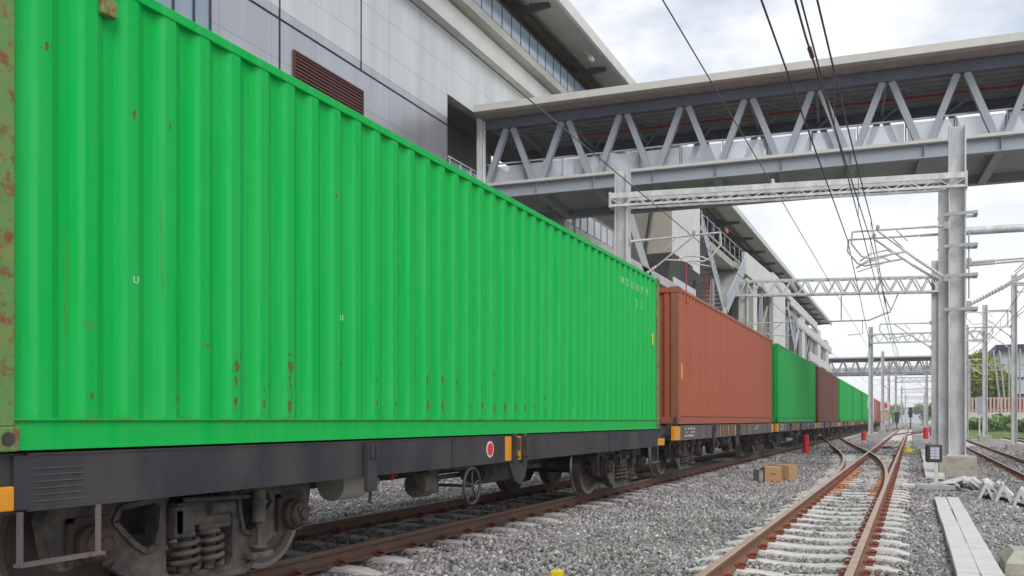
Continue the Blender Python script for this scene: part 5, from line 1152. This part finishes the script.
b.build('pickets', 'pink', t)
b = MB(); b.box((0, .15, 2.7), (46, .19, 2.8)); b.box((0, .15, 1.4), (46, .19, 1.5)); b.build('rail', 'fence_white', t)
t = thing('white_warehouse', 'white building with a dark blue roof edge and red-brown lower wall at the right edge', 'building', (10.6, 134, 0))
b = MB(); b.box((0, 0, 4.6), (45, 20, 10.3)); b.build('upper_wall', 'bld_white', t); b = MB(); b.box((.2, .2, 0), (45, 20, 4.55)); b.build('lower_wall', 'brick', t)
b = MB(); b.box((-.5, -.8, 10.3), (45.5, 20.5, 11.1)); b.build('roof', 'navy', t); b = MB(); b.box((-.05, -.08, 6.5), (45, -.002, 6.8)); b.build('band', 'navy', t)
t = thing('support_frame', 'slanted grey steel legs standing left of the white building', 'frame', (11.2, 125, 0))
for k in range(2):
    b = MB(); b.tube([(-2.0 + k * .7, k * .4, 9.8), (-.9 + k * .5, k * .4, 0)], .12, 8); b.build('leg', 'galv_dark', t)
for k in range(2):
    b = MB(); b.tube([(-.2 + k * 1.2, 1, 10), (-.2 + k * 1.2, 1, 0)], .1, 8); b.build('leg', 'galv_dark', t)
# low far skyline
for i, (x, y, w, h, m) in enumerate(((-30, 420, 26, 9, 'conc'), (2, 480, 22, 7, 'bld_white'), (40, 430, 30, 11, 'conc'), (85, 460, 34, 8, 'bld_white'), (130, 470, 30, 13, 'conc'))):
    lb = ['low pale building far away behind the station', 'low white building far away at the vanishing point', 'pale distant building right of the vanishing point', 'distant white building farther right on the horizon', 'tallest distant pale building, farthest right on the horizon'][i]
    t = thing('distant_building', lb, 'building', (x, y, 0), 0, 'low buildings on the horizon'); b = MB(); b.box((-w / 2, 0, -.6), (w / 2, 14, h)); b.build('wall', m, t)
    b = MB(); b.box((-w / 2 - .5, -.5, h), (w / 2 + .5, 14.5, h + .5)); b.build('roof', 'roof_grey', t)
    for a in range(int(w / 3)): b = MB(); b.box((-w / 2 + 1 + 3 * a, -.05, h * .55), (-w / 2 + 2.6 + 3 * a, -.004, h * .8)); b.build('window', 'window_dark', t)
for i in range(9):
    rs = random.Random(60 + i); tree(['far tree on the horizon, %s from the left of the row behind the tracks' % n for n in ('first', 'second', 'third', 'fourth', 'fifth', 'sixth', 'seventh', 'eighth', 'ninth')][i], -18 + i * 11, 400 + rs.uniform(-20, 10), 9, (5, 3, 3.5), 5, 70 + i, 700, 'leaf_shrub', .7, 'row of trees on the horizon')
# faint air
b = MB(); b.box((-650, -45, -1.8), (650, 1610, 21)); hzv = b.build('haze', 'glass')
hm = bpy.data.materials.new('pale_air'); hm.use_nodes = True; n_ = hm.node_tree.nodes; n_.remove(n_['Principled BSDF'])
pv = n_.new('ShaderNodeVolumePrincipled'); pv.inputs['Color'].default_value = (.93, .95, 1, 1); pv.inputs['Density'].default_value = .0007
hm.node_tree.links.new(pv.outputs[0], n_['Material Output'].inputs['Volume']); hzv.data.materials.clear(); hzv.data.materials.append(hm)
tag(hzv, 'pale even haze over the railway yard', 'haze', kind='stuff')
